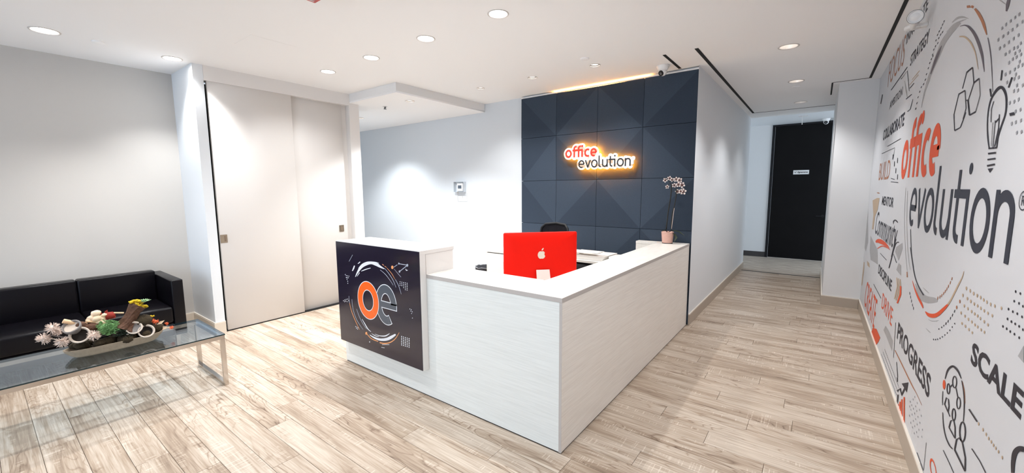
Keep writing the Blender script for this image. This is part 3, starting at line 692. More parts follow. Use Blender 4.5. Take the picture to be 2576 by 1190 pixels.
for row, pts in enumerate([[(645,448),(685,475),(722,503),(760,525),(796,545),(830,572),(864,594),(904,618),(949,636),(1020,660)],[(607,522),(655,558),(692,586),(729,614),(765,635),(799,660),(835,688),(875,713),(922,740)],
        [(622,635),(661,665),(700,695),(733,720),(765,742),(794,770),(836,803),(876,838)],[(587,710),(629,745),(666,778),(703,806),(736,838),(765,860),(802,890),(838,916)],[(598,823),(634,852),(672,888),(708,922)]]):
    for x, y in pts: tn.dot(ZI, x, y, 8, 20-row)
for x, y in ((893,770),(930,820),(957,860),(979,895),(1001,923),(1020,952),(1040,978),(1063,1008),(1095,1058)): tn.dot(ZG, x, y, 6, 16)
tn.cut('printed_dots')
tn.poly(ZJ, [(175,120),(230,90),(262,90),(240,230),(205,320),(185,480),(168,480),(185,300)]); tn.cut(); tn.line(ZJ, [(70,890,10),(60,1000,14),(40,1180,10)], sm=False); tn.cut()
for k in range(3): tn.line(ZE, [(395+k*16,440+k*8,8),(402+k*14,520+k*8,10),(375+k*14,640+k*14,10)], sm=False); tn.cut()
tn.line(ZA, [(455,795,6),(530,705,6)], sm=False); tn.cut(); tn.line(ZA, [(430,850,6),(520,745,6)], sm=False); tn.cut(); tn.poly(ZJ, [(105,870),(135,905),(140,960),(110,930)]); tn.cut()
tn.make('tan_mark', m_inktan, t_m)
oa = Ink(MUR, 3)
oa.line(ZI, [(205,695,5),(240,730,34),(290,742,44),(340,725,40),(400,672,32),(447,622,20)]); oa.cut(); oa.line(ZI, [(66,365,3),(95,460,12),(130,545,20),(165,615,20),(182,660,8)]); oa.cut()
oa.line(ZJ, [(215,640,20),(250,625,50),(300,645,50),(350,680,26),(385,715,4)]); oa.cut(); oa.line(ZJ, [(235,720,8),(290,690,12),(340,700,12),(395,735,4)]); oa.cut()
oa.poly(ZE, [(170,910),(205,920),(240,1000),(225,1040),(195,1080),(175,1020),(158,950)]); oa.cut(); oa.line(ZE, [(432,520,14),(430,600,16),(400,680,14)], sm=False); oa.cut()
oa.dot(ZG, 598, 434, 12, 42); oa.cut()
for a, b_, c_ in ((205, 600, 715), (222, 580, 740), (238, 560, 760), (258, 540, 790)): oa.line(ZG, [(a-2, b_, 12), (a-4, c_, 12)], sm=False); oa.cut('chart_bar')
oa.make('orange_shape', m_inkorange, t_m)
# icons in black line work
ic = Ink(MUR, 3)
for a, w in (([(1002,722),(1062,672)],13),([(1072,828),(1128,782)],14),([(1092,1115),(1030,1150)],14),([(1030,1150),(1015,1000)],13),([(922,940),(985,903)],12),([(985,903),(996,1080),(965,1190)],6),([(960,885),(1002,722)],6),
             ([(1062,672),(1074,828)],7),([(1074,828),(1018,1000)],6),([(1128,782),(1138,950),(1092,1115)],5),([(1000,1002),(1020,1000)],14),([(922,940),(875,1140),(880,1300)],6)): ic.line(ZA, [(x, y, w) for x, y in a], sm=False)
ic.line(ZB, [(549,636,4),(520,652,7)], sm=False); ic.line(ZB, [(577,560,3),(549,636,4)], sm=False); ic.line(ZB, [(520,652,3),(516,570,3)], sm=False)
ic.cut('hexagon_icon', 'three outlined hexagons')
ic.line(ZB, [(693,737,5),(687,690,6),(684,620,5),(690,545,5),(705,490,7),(730,450,12),(752,435,15),(768,450,13),(779,490,9),(776,560,7),(757,620,7),(738,680,7),(731,737,5)])
for a, w in (([(690,741),(731,737)],8),([(688,767),(727,762)],9),([(685,797),(725,791)],8),([(683,828),(722,820)],9),([(758,350),(752,401)],6),([(808,385),(790,437)],7),([(698,443),(703,482)],7),([(796,572),(820,566)],15),
             ([(712,735),(724,600)],3),([(704,730),(712,610)],2),([(720,732),(740,640),(745,570)],4),([(723,612),(743,590)],5),([(702,610),(704,545),(716,505)],3)): ic.line(ZB, [(x, y, w) for x, y in a], sm=False)
ic.poly(ZB, [(686,842),(714,838),(697,862)])
ic.cut('light_bulb_icon', 'outlined light bulb with rays')
# people ring icon
ic.line(ZG, [(606,385,6),(630,310,14),(672,278,18),(715,315,16),(745,383,6)]); ic.line(ZG, [(750,400,6),(768,520,10),(770,640,8),(763,750,6)]); ic.line(ZG, [(587,490,5),(584,550,6),(585,610,4)])
ic.line(ZG, [(586,672,5),(592,780,8),(612,880,9),(645,955,10),(672,985,8)])
def ring(cx, cy_, rx, ry, w): ic.line(ZG, [(cx+rx*math.cos(t*math.pi/8), cy_+ry*math.sin(t*math.pi/8), w) for t in range(16)], closed=True, sm=False)
ring(688, 412, 17, 50, 8); ring(722, 592, 16, 50, 8); ring(635, 470, 12, 44, 8); ring(681, 690, 14, 50, 9); ring(756, 838, 24, 84, 11)
for a, w in (([(650,455),(675,430)],10),([(700,462),(716,545)],8),([(602,600),(618,545),(635,560),(640,620),(632,668)],9),([(602,600),(632,668)],9),([(632,668),(648,708)],8),
             ([(640,800),(655,745),(680,735),(692,800),(692,895)],10),([(640,800),(692,895)],9),([(688,990),(705,905),(728,890),(755,930),(780,1060),(778,1175)],12),([(688,990),(778,1175)],13),
             ([(812,645),(882,752)],12),([(835,982),(905,1090),(955,1190)],8),([(590,995),(640,1100),(680,1190)],6),([(365,1015),(420,1170)],5),([(445,930),(422,1165)],3)): ic.line(ZG, [(x, y, w) for x, y in a], sm=False)
ic.cut('people_icon', 'ring of outlined people')
# arrow
for a, w in (([(195,490),(222,470),(232,525),(275,440)],16),([(196,372),(198,410)],8),([(203,520),(195,600)],12)): ic.line(ZG, [(x, y, w) for x, y in a], sm=False); ic.cut('rule_line')
ic.poly(ZG, [(235,425),(292,415),(278,500)]); ic.cut('arrow_icon', 'rising zigzag arrow'); ic.line(ZG, [(175,625,4),(250,840,4)], sm=False); ic.cut('rule_line')
ic.line(ZJ, [(650,480,6),(660,760,8),(685,960,12)], sm=True); ic.cut('rule_line'); ic.line(ZI, [(45,10,6),(65,150,9),(92,310,9),(130,420,10),(188,522,14)]); ic.line(ZL, [(305,472,6),(458,255,7)], sm=False); ic.cut('rule_line'); ic.line(ZL, [(398,370,5),(458,290,5),(475,480,4)], sm=False); ic.cut('rule_line')
ic.line(ZL, [(270,998,5),(396,925,6)], sm=False); ic.cut('rule_line'); ic.line(ZL, [(218,1066,5),(340,1010,5),(325,1110,3)], sm=False); ic.cut('rule_line'); ic.line(ZL, [(445,556,7),(500,510,7)], sm=False); ic.cut('rule_line'); ic.line(ZL, [(458,672,6),(485,650,6),(510,555,3)], sm=False); ic.cut('rule_line')
ic.line(ZL, [(480,455,6),(521,405,6)], sm=False); ic.cut('rule_line'); ic.line(ZJ, [(272,780,5),(350,865,6)], sm=False); ic.cut('rule_line'); ic.line(ZJ, [(436,790,6),(475,900,7)], sm=False); ic.cut('rule_line'); ic.line(ZE, [(178,500,4),(248,635,5)], sm=False); ic.cut('rule_line')
ic.line(ZJ, [(432,395,10),(445,372,14),(465,368,14),(490,395,12)]); ic.line(ZJ, [(505,642,12),(470,655,8),(435,750,8),(400,880,7),(380,965,10),(420,820,6),(470,600,5)]); ic.line(ZL, [(225,512,9),(208,600,8)], sm=False); ic.cut('rule_line')
for x, y in ((305, 380), (318, 440), (330, 500), (345, 410), (345, 555)): ic.line(ZD, [(x, y, 5), (x-3, y+45, 6)], sm=False); ic.cut('rule_line')
ic.line(ZD, [(285,620,5),(350,628,6)], sm=False); ic.cut('rule_line'); ic.line(ZD, [(285,590,5),(318,600,6)], sm=False); ic.cut('rule_line'); ic.line(ZG, [(190,240,4),(200,370,6)], sm=False); ic.cut('rule_line'); ic.line(ZE, [(385,860,3),(365,1190,3)], sm=False); ic.cut('rule_line')
bo = [(1187,1190,26),(1190,1100,34),(1205,1020,44),(1240,985,46),(1285,990,46)]
ic.cut('rule_line'); ic.line(ZG, bo); ic.make('letter_arc', m_ink, t_m, 'top of a huge black letter O')
# dots
dg_ = Ink(MUR, 2)
for pts in ([(540,155),(500,185),(460,215),(425,248)],[(577,125),(605,190),(557,225),(516,262),(477,292),(434,320),(392,350)],[(570,308),(527,340),(485,372),(444,403),(405,425)],[(590,380),(562,415),(530,425),(490,455),(455,478)],
            [(580,447),(592,480),(553,502),(520,520),(540,470),(486,552)],[(580,542),(605,570),(568,585),(537,610),(494,635),(455,655)],[(547,655),(572,680),(533,695),(470,725)],[(557,750),(607,750),(565,795),(530,800)],[(571,875),(533,893),(493,905),(587,965),(545,980)],[(592,1060),(547,1075),(511,1088)],[(597,1160),(556,1168)]):
    for x, y in pts: dg_.poly(ZH, [(x-6, y+20), (x-8, y-6), (x+6, y-20), (x+8, y+6)])
for x, y in ((305,580),(318,610),(330,560),(345,540),(312,650),(332,640),(352,620),(300,700),(322,690),(343,680),(362,660),(310,760),(332,745),(352,730),(372,710),(385,650),(325,800),(345,790),(365,775),(388,760),(400,700),(410,820),(380,820),(360,840),(340,850),(405,880),(372,880),(300,620),(365,590)):
    dg_.line(ZG, [(x, y-8, 4), (x+2, y+8, 4)], sm=False)
for k in range(22):
    for j in range(3):
        x = 60+k*6+j*14; y = 180+k*16-j*22
        dg_.line(ZG, [(x, y-6, 3), (x+2, y+8, 4)], sm=False)
dg_.make('grey_dots', m_inkgrey, t_m, stuff=True)
db = Ink(MUR, 2)
for x, y in ((1172,482),(1222,503),(1157,585),(1208,608),(1096,670),(1142,697),(1190,719),(1241,752),(1086,775),(1127,804),(1168,828),(1210,854),(1036,855),(1076,880),(1114,910),(1159,938),(1210,976),(1250,640),(1250,890)): db.dot(ZI, x, y, 8, 15)
for x, y in ((518,693),(496,734),(474,768),(449,800),(426,824)): db.line(ZI, [(x+3, y-14, 7), (x-3, y+14, 8)], sm=False)
for x, y in ((403,847),(380,865),(350,883),(493,862),(468,897),(440,925),(414,947),(387,967),(362,982),(337,992),(315,996),(293,994),(520,825)): db.dot(ZI, x, y, 5, 9)
for x, y in ((38,500),(46,540),(56,583),(66,625),(77,660)): db.line(ZI, [(x, y-14, 5), (x+1, y+16, 6)], sm=False)
for x, y in ((775,212),(760,245),(745,280),(727,312),(710,348),(695,402),(690,460),(672,495),(660,545),(648,590),(632,628),(618,680),(600,740),(588,795),(570,840),(548,870),(532,915),(516,970),(504,1030),(492,1085),(760,320),(740,345),(722,380),(712,430),(664,560)):
    db.line(ZA, [(x+4, y-10, 6), (x-4, y+10, 7)], sm=False)
db.make('black_dots', m_ink, t_m, stuff=True)

# =================================================================== SLATE PANEL CLADDING
gx = [-3.593, -2.985, -2.372, -1.762, -1.152]; gz = [.0, .503, 1.124, 1.747, 2.367, 2.945]; gz.reverse()
SF = 5.035
t_p = thing('slate_panel_cladding', 'dark slate blue faceted square panels on the wall behind the desk', 'wall panelling', (-2.37, SLY, 0))
rj = random.Random(5)
def depth(i, j):     # grid corner (col, row)
    if (i+j) % 2 == 0: return .024 if i % 2 else .000
    return [.012, .008, .014, .006][(i*3+j) % 4]
for j in range(5):
    for i in range(4):
        x0, x1, z1, z0 = gx[i]+.0022, gx[i+1]-.0022, gz[j]-.0022, gz[j+1]+.0022
        y = [SF-depth(i, j), SF-depth(i+1, j), SF-depth(i+1, j+1), SF-depth(i, j+1)]   # tl tr br bl
        P = [(x0, y[0], z1), (x1, y[1], z1), (x1, y[2], z0), (x0, y[3], z0)]
        Q = [(a, SLY-.003, c) for a, b_, c in P]
        F = [(0, 1, 2), (0, 2, 3)] if (i+j) % 2 == 0 else [(0, 1, 3), (1, 2, 3)]
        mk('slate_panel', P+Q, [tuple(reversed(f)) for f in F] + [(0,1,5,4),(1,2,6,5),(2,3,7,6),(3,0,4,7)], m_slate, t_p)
        me_ = COL.objects[-1].data if False else bpy.data.objects[LAST[0]].data; me_.materials.append(m_slate_lit)
        # the half nearer the centre is lighter: facet shading put into the colour
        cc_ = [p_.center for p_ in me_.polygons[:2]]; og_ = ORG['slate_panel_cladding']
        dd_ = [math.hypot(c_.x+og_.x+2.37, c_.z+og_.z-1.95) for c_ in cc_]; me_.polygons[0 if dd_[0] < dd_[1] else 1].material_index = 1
MB().box(-3.595, -1.151, SLY-.02, SLY-.001, 0, 2.945).make('backing_board', m_black, t_p)
t = thing('cove_light_strip', 'warm light strip hidden behind a white lip above the slate panels', 'light strip', (-2.4, 5.03, CEIL))
MB().box(-3.05, -1.70, 5.050, 5.064, 2.9465, 2.954).make('led_strip', m_cove, t)
MB().box(-3.593, -1.152, 5.030, 5.040, 2.9455, 2.960).make('front_lip', m_white, t)
MB().box(-3.593, -1.152, 5.066, SLY-.001, 2.946, CEIL-.001).make('rear_lip', m_white, t)

# ---- lit wall sign
SGN = Plane('y', 4.950, (0, -1, 0), 0, 1)
t_s = thing('illuminated_wall_sign', 'back-lit sign reading office evolution in red and black on the slate panels', 'sign', (-2.36, 4.96, 2.02))
OF = ('office', .235, -2.800, -2.335, 2.046, .104); EV = ('evolution', .165, -2.598, -1.878, 1.903, .099)
def extrude_polys(polys, ya, yb, jit=0.0):
    b = MB()
    for k, q in enumerate(polys):
        ar = sum(q[i][0]*q[(i+1) % len(q)][1]-q[(i+1) % len(q)][0]*q[i][1] for i in range(len(q)))
        if ar < 0: q = q[::-1]
        n = len(q); e = (k % 7)*jit
        vs = [(u, ya-e, v) for u, v in q] + [(u, yb, v) for u, v in q]
        b.add(vs, [tuple(range(n)), tuple(range(2*n-1, n-1, -1))] + [((i+1) % n, i, n+i, n+(i+1) % n) for i in range(n)])
    return b
def backing(W_, inset=0):
    word, s_, u0, u1, v0, xh = W_; mg = .024-inset
    polys = strokes_polys(word, s_, u0, u1, v0, xh, w=s_+2*mg/xh)
    st, tot = word_strokes(word, s_); k = (u1-u0)/tot; r = s_*xh/2+mg
    for P, c in st:
        if c in ('dot', 'poly'): continue
        for a, b_ in P[::2]+[P[-1]]: polys.append([(u0+a*k+r*math.cos(t*math.pi/8), v0+b_*xh+r*math.sin(t*math.pi/8)) for t in range(16)])
    polys.append([(u0+.02, v0), (u1-.02, v0), (u1-.02, v0+xh*.97), (u0+.02, v0+xh*.97)])
    return polys
bk = backing(OF)+backing(EV)+[[(-1.875, 1.925), (-1.845, 1.925), (-1.845, 2.0), (-1.875, 2.0)], [(-1.852+.026*math.cos(t*math.pi/8), 1.995+.026*math.sin(t*math.pi/8)) for t in range(16)]]
extrude_polys(bk, 4.952, 4.970, .00004).make('white_backing', m_signwhite, t_s, )
gl = backing(OF, .012)+backing(EV, .012)
extrude_polys(gl, 4.976, 4.984).make('led_layer', m_glow, t_s)
a = Ink(SGN, 1)
for q in strokes_polys(*OF): a.poly3([SGN.uv(*p) for p in q])
a.make('red_lettering', m_signred, t_s, 'red word office')
a = Ink(SGN, 1)
for q in strokes_polys(*EV): a.poly3([SGN.uv(*p) for p in q])
a.make('black_lettering', m_signblack, t_s, 'black word evolution')
a = Ink(SGN, 1); a.uline([(-1.852+.009*math.cos(t*math.pi/8), 1.998+.009*math.sin(t*math.pi/8)) for t in range(16)], .0022, closed=True); put_text(a, 'R', -1.856, -1.848, 1.993, 2.003)
a.make('registered_mark', m_inkgrey, t_s)
b = MB()
for x in (-2.7, -2.4, -2.1, -1.93): b.cyl((x, 4.984, 1.96 if x > -2.6 else 2.09), (x, 5.03, 1.96 if x > -2.6 else 2.09), .006, n=8)
b.make('standoffs', m_plastic, t_s)

# thermostat
t = thing('thermostat', 'white thermostat with dark screen in a clear wall box with its cover hanging open', 'thermostat', (-4.9, SLY, 1.6))
MB().bbox(-4.985, -4.855, SLY-.030, SLY-.001, 1.600, 1.735, .004, 2).make('body', m_whiteplastic, t)
MB().box(-4.962, -4.882, SLY-.0325, SLY-.0305, 1.645, 1.700).make('screen', m_screen, t)
b = MB(); x0, x1, z0, z1 = -5.045, -4.805, 1.585, 1.762; yb = SLY-.055
b.box(x0, x0+.004, yb, SLY-.001, z0, z1).box(x1-.004, x1, yb, SLY-.001, z0, z1).box(x0+.004, x1-.004, yb, SLY-.001, z1-.004, z1).box(x0+.004, x1-.004, yb, SLY-.001, z0, z0+.004)
b.make('guard_box_frame', mat('smoky_clear_edge', (.55, .60, .65), .3), t)
b = MB(); x0, x1, z0, z1 = -5.0, -4.78, 1.425, 1.584; yb = SLY-.006
for s_ in ((x0, x0+.004, z0, z1), (x1-.004, x1, z0, z1), (x0+.004, x1-.004, z0, z0+.004), (x0+.004, x1-.004, 1.525, 1.529), ((x0+x1)/2-.002, (x0+x1)/2+.002, 1.48, 1.525)): b.box(s_[0], s_[1], yb, SLY-.001, s_[2], s_[3])
b.make('hanging_cover_rim', mat('pale_clear_edge', (.60, .58, .57), .4), t)
MB().cyl((-4.945, SLY-.05, 1.588), (-4.945, SLY-.056, 1.588), .010, n=14).make('lock', m_steel, t)

# door sign
t = thing('door_sign', 'small white name sign with dark italic lettering on the black far door', 'sign', (-.35, FY-.02, 1.95))
MB().box(-.487, -.20, FY-.026, FY-.0205, 1.918, 2.010).make('plate', m_whiteplastic, t)
DP = Plane('y', FY-.0262, (0, -1, 0), 0, 1); a = Ink(DP, 1)
put_text(a, 'Signarama', -.415, -.222, 1.938, 1.985, bold=.03, shear=.35); a.uline([(-.466, 1.978, .012), (-.448, 1.952, .014), (-.425, 1.988, .006)]); a.make('lettering', m_signblack, t)

# =================================================================== RECEPTION DESK
DX0, DX1, DY0, DZ = -3.53, -1.167, 2.04, .983
t_d = thing('reception_desk', 'white streaked L-shaped reception desk with a raised left end', 'reception desk', (-2.3, 3.2, 0))
TH = .028; tz = DZ-TH
MB().box(DX0, DX1-.0185, DY0, DY0+.02, .009, tz-.001).make('front_panel', m_lam, t_d)
MB().box(DX1-.018, DX1, DY0, 4.99, .009, tz-.001).make('side_panel', m_lams, t_d)
MB().box(DX1-.0182, DX1+.0006, DY0-.0006, DY0+.0004, .006, tz-.001).make('corner_edge', m_edge, t_d)
MB().box(DX0, DX0+.018, DY0+.0205, 2.33, .006, tz-.001).make('left_end_panel', m_case, t_d)
MB().box(DX0+.004, DX1-.004, DY0+.004, DY0+.03, 0, .0085).box(DX1-.03, DX1-.004, DY0+.0301, 4.985, 0, .0085).make('plinth_shadow_strip', m_black, t_d)  # black strip painting the shadow of the gap under the desk
MB().box(DX0, DX1-.3405, DY0+.0, 2.395, tz, DZ).box(DX1-.340, DX1, DY0+.0, 4.89, tz, DZ).box(-1.765, DX1, 4.8905, 5.0, tz, DZ).make('counter_top', m_lamt, t_d)
MB().box(DX0, DX1+.0008, DY0-.0008, DY0-.0001, tz, DZ-.0005).box(DX1+.0001, DX1+.0008, DY0, 4.998, tz, DZ-.0005).make('counter_edge', m_edge, t_d)
MB().box(-1.765, -1.508, 4.893, 4.91, .745, tz-.001).box(-1.765, -1.748, 4.9105, 5.0, .745, tz-.001).make('return_panel', m_lamt, t_d, )
MB().box(-3.40, -1.56, 2.375, 2.393, .745, tz-.001).box(DX1-.338, DX1-.32, 2.4, 4.89, .745, tz-.001).make('inner_apron', m_case, t_d)
MB().box(-3.45, DX1-.02, 2.065, 2.98, .715, .745).box(-1.95, DX1-.02, 2.9805, 4.49, .715, .745).make('work_surface', m_lamt, t_d)
# raised left end
bx0, bx1, by0, by1, bz0, bz1 = -3.50, -2.350, 1.980, 2.335, .235, 1.168
MB().box(bx0, bx1, by0, by1, bz1-.028, bz1).make('raised_top', m_case, t_d)
MB().box(bx1-.018, bx1, DY0-.001, by1-.01, DZ+.0005, bz1-.0285).make('raised_side', m_case, t_d)
MB().box(bx0, bx1, by0, DY0-.0015, bz0, bz1-.0285).make('casing', m_case, t_d)
MB().box(bx0, bx0+.018, DY0, by1-.01, DZ+.0005, bz1-.0285).box(bx0+.0185, bx1-.0185, by1-.03, by1-.012, DZ+.0005, bz1-.0285).make('raised_back', m_case, t_d)
MB().box(bx1-.0006, bx1+.0012, by0+.055, by1-.012, bz1-.031, bz1-.028).box(bx1-.0006, bx1+.0012, by0+.054, by0+.057, DZ, bz1-.031).make('side_reveal', m_edge, t_d)
# printed dark panel (thing of its own: a poster board fixed to the desk)
PN = Plane('y', by0-.0045, (0, -1, 0), 0, 1)
t_o = thing('logo_board', 'glossy dark board with orange and grey letters oe on the raised desk end', 'logo board', (-2.93, by0, .24))
MB().box(bx0+.002, bx1-.002, by0-.004, by0-.0003, bz0+.002, bz1-.004).make('board', m_panel, t_o)
ZP = ((850, 620), 4.248)
w = Ink(PN, 1)
w.line(ZP, [(187,325,5),(215,270,18),(255,215,30),(310,185,30),(360,178,24),(410,190,34),(450,215,22),(498,240,6)]); w.cut()
w.line(ZP, [(205,320,3),(232,280,8)], sm=False); w.cut(); w.line(ZP, [(250,265,5),(290,248,10),(350,230,6)]); w.cut(); w.line(ZP, [(155,262,8),(168,235,14),(178,205,10)]); w.cut(); w.line(ZP, [(215,185,6),(238,165,10)]); w.cut()
w.line(ZP, [(220,235,4),(260,190,6),(320,165,6),(400,168,6),(440,180,3)]); w.cut()
w.line(ZP, [(340,945,5),(390,975,16),(450,995,24),(520,992,30),(570,970,30),(618,940,16)]); w.cut(); w.line(ZP, [(395,935,3),(450,955,8),(510,955,12),(553,930,4)]); w.cut(); w.line(ZP, [(360,930,3),(400,955,8),(440,965,4)]); w.cut()
w.line(ZP, [(258,775,3),(290,830,8),(320,880,9),(355,912,4)]); w.cut(); w.line(ZP, [(725,240,5),(733,256,8),(746,252,6)]); w.cut()
w.line(ZP, [(472,1050,4),(550,1050,4)], sm=False); w.cut(); w.line(ZP, [(465,1077,4),(500,1085,4)], sm=False); w.cut(); w.dot(ZP, 340, 1020, 5, 7); w.cut()
for (x0, y0), rows in (((668,378),[(0,4),(-2,4)]),):
    for r_ in range(5):
        for c_ in range(5):
            if (r_, c_) in ((3,0),(4,0),(4,1),(4,2),(3,1)): continue
            w.dot(ZP, 665+c_*19, 378+r_*18+c_*4, 4, 5)
for r_ in range(6):
    for c_ in range(5): w.dot(ZP, 682+c_*20, 962+r_*18+c_*6, 5, 6)
for x, y in ((80,300),(90,312),(103,315),(118,318),(90,332),(100,335),(112,335),(98,352),(105,372),(106,393),(75,572),(90,566),(105,563),(85,585),(100,590),(115,580),(72,590),(60,580),(190,857),(203,862),(215,868),(200,875),(212,883),(770,668),(785,675),(795,698),(788,716),(780,690),(797,765)): w.dot(ZP, x, y, 3.5, 5)
w.cut('printed_dots'); w.make('brush_stroke', m_inkwhite, t_o)
w = Ink(PN, 1)
w.line(ZP, [(500,235,4),(545,290,5),(590,360,5),(622,438,3)]); w.cut(); w.line(ZP, [(452,250,4),(510,300,5),(560,365,4),(592,415,3)]); w.cut(); w.line(ZP, [(615,352,4),(650,420,5),(678,510,3)]); w.cut()
w.line(ZP, [(118,530,3),(125,610,4)]); w.cut(); w.line(ZP, [(150,565,3),(165,680,4),(205,790,4),(270,888,3)]); w.cut(); w.line(ZP, [(200,668,3),(230,750,4),(270,830,4),(308,882,3)]); w.cut()
w.line(ZP, [(598,222,6),(636,195,6)], sm=False); w.cut(); w.line(ZP, [(600,240,3),(675,328,4)], sm=False); w.cut(); w.line(ZP, [(655,185,8),(742,200,8)], sm=False); w.cut(); w.line(ZP, [(742,202,8),(660,268,8)], sm=False); w.cut(); w.line(ZP, [(158,90,3),(120,160,4)], sm=False); w.cut()
for x, y, r_ in ((652,183,9),(742,201,13),(659,268,11)): w.dot(ZP, x, y, r_*.8, r_*1.2)
w.make('silver_line', m_inksilver, t_o)
w = Ink(PN, 1)
w.dot(ZP, 582, 223, 13, 19); w.dot(ZP, 304, 928, 11, 16); w.line(ZP, [(310,935,6),(360,985,8),(430,1015,8)]); w.line(ZP, [(447,1028,10),(500,1037,12),(560,1025,10),(615,985,7),(656,920,4)])
w.line(ZP, [(125,605,4),(150,700,5),(190,800,5),(232,888,3)]); w.cut(); w.line(ZP, [(475,190,5),(492,203,6)], sm=False); w.cut(); w.line(ZP, [(500,210,5),(520,224,5)], sm=False); w.cut(); w.line(ZP, [(525,230,4),(575,290,5),(610,350,3)]); w.cut()
w.make('copper_line', m_inkgold, t_o)
def ell(cx, cz, rx, rz, a0, a1, n=30): return [(cx+rx*math.cos(math.radians(a0+(a1-a0)*i/n)), cz+rz*math.sin(math.radians(a0+(a1-a0)*i/n))) for i in range(n+1)]
# letter geometry measured in the board plane
def B(x, y): q = PN.px((x, y), ZP); return q.x, q.z
OL, OR_, OT, OB = B(214, 555)[0], B(440, 590)[0], B(293, 366)[1], B(352, 785)[1]
ocx, ocz, orx, orz = (OL+OR_)/2, (OT+OB)/2, (OR_-OL)/2, (OT-OB)/2
EL, ER, ET, EB = B(408, 650)[0], B(631, 640)[0], B(500, 403)[1], B(548, 848)[1]
ecx, ecz, erx, erz = (EL+ER)/2, (ET+EB)/2, (ER-EL)/2, (ET-EB)/2
sw_ = .068; mg = .0065
def e_shape(ink, grow):
    wd = sw_+2*grow
    rx, rz = erx-sw_/2-mg, erz-sw_/2-mg
    P = ell(ecx, ecz, rx, rz, -3, 298 if not grow else 301, 40)
    ink.uline([(a, b_, wd) for a, b_ in P])
    ink.uline([(ecx-rx, ecz-.002, sw_*.72+2*grow), (ecx+rx+sw_/2+grow, ecz-.002, sw_*.72+2*grow)])
i1 = Ink(PN, 2); e_shape(i1, mg); i1.make('letter_outline', m_inkwhite, t_o)
i2 = Ink(PN, 3); e_shape(i2, 0); i2.make('grey_letter', m_slateletter, t_o, 'slate grey letter e')
P = ell(ocx, ocz, orx-sw_/2-mg, orz-sw_/2-mg, 0, 360, 44)[:-1]
i3 = Ink(PN, 4); i3.uline([(a, b_, sw_+2*mg) for a, b_ in P], closed=True); i3.make('letter_outline', m_inkwhite, t_o)
i4 = Ink(PN, 5); i4.uline([(a, b_, sw_) for a, b_ in P], closed=True); i4.make('orange_letter', m_orange, t_o, 'orange letter o')

# =================================================================== THINGS AROUND THE DESK
# computer seen from behind, standing diagonally on the work surface
A0 = Vector((-2.10, 2.68, 0)); A1 = Vector((-1.646, 3.136, 0)); e1 = (A1-A0).normalized(); nb = Vector((e1.y, -e1.x, 0))  # back face normal (to viewer)
t = thing('desktop_computer', 'red-backed all-in-one computer with cream fruit logo on the desk', 'computer', ((A0.x+A1.x)/2, (A0.y+A1.y)/2, .745))
def loc3(u, v, d): return A0 + e1*u + Vector((0, 0, v)) - nb*d
Wd = (A1-A0).length; z0, z1 = .835, 1.256
def rounded(w0, w1, a, b_, r, n=5):
    pts = []
    for cx, cz, s0 in ((w1-r, b_-r, 0), (w0+r, b_-r, 90), (w0+r, a+r, 180), (w1-r, a+r, 270)):
        for k in range(n+1): tt = math.radians(s0+90*k/n); pts.append((cx+r*math.cos(tt), cz+r*math.sin(tt)))
    return pts
rp = rounded(0, Wd, z0, z1, .014); n = len(rp); cx_, cz_ = Wd/2, (z0+z1)/2
rings = [(1, 0.030), (1, .022), (.97, .014), (.75, .004), (.4, 0.0)]
vs = []; 
for sc_, dd in [(1, .034)]+rings: vs += [loc3(cx_+(a-cx_)*sc_, cz_+(b_-cz_)*sc_, dd) for a, b_ in rp]
fs = [tuple(range(n))]
for k in range(len(rings)):
    for i in range(n): fs.append((k*n+i, (k+1)*n+i, (k+1)*n+(i+1) % n, k*n+(i+1) % n))
fs.append(tuple(reversed(range(len(rings)*n, (len(rings)+1)*n))))
mk('back_shell', vs, fs, m_red, t, [True]*len(fs))
vs = [loc3(a, b_, .0345) for a, b_ in rounded(.01, Wd-.01, z0+.05, z1-.01, .006)]; mk('screen', vs + [loc3(a, b_, .0365) for a, b_ in rounded(.01, Wd-.01, z0+.05, z1-.01, .006)], [tuple(range(24)), tuple(range(47, 23, -1))], m_screen, t)
# logo: round fruit with bite and leaf
lc = (Wd*.505, 1.062); s_ = .037
body = []
for k in range(40):
    a = math.radians(k*9); r_ = 1.0
    x = math.cos(a)*.90; z = math.sin(a)*.98
    if z > .75: z -= .16*math.exp(-(x/.28)**2)
    if z < -.75: z += .12*math.exp(-(x/.25)**2)
    d_ = math.hypot(x-1.12, z-.14)
    if d_ < .46: ang = math.atan2(z-.14, x-1.12); x = 1.12+.46*math.cos(ang); z = .14+.46*math.sin(ang)
    body.append((x, z))
vs = [loc3(lc[0]+x*s_, lc[1]+z*s_, -.0012) for x, z in body]
b = MB(); c0 = loc3(lc[0]-.1*s_, lc[1], -.0012); b.add(vs+[c0], [(i, (i+1) % 40, 40) for i in range(40)])
leaf = [(0.02, 1.0), (.05, 1.3), (.25, 1.55), (.48, 1.62), (.46, 1.35), (.28, 1.1)]
b.add([loc3(lc[0]+x*s_, lc[1]+z*s_, -.0012) for x, z in leaf], [tuple(range(6))]); b.make('logo', m_logo, t, )
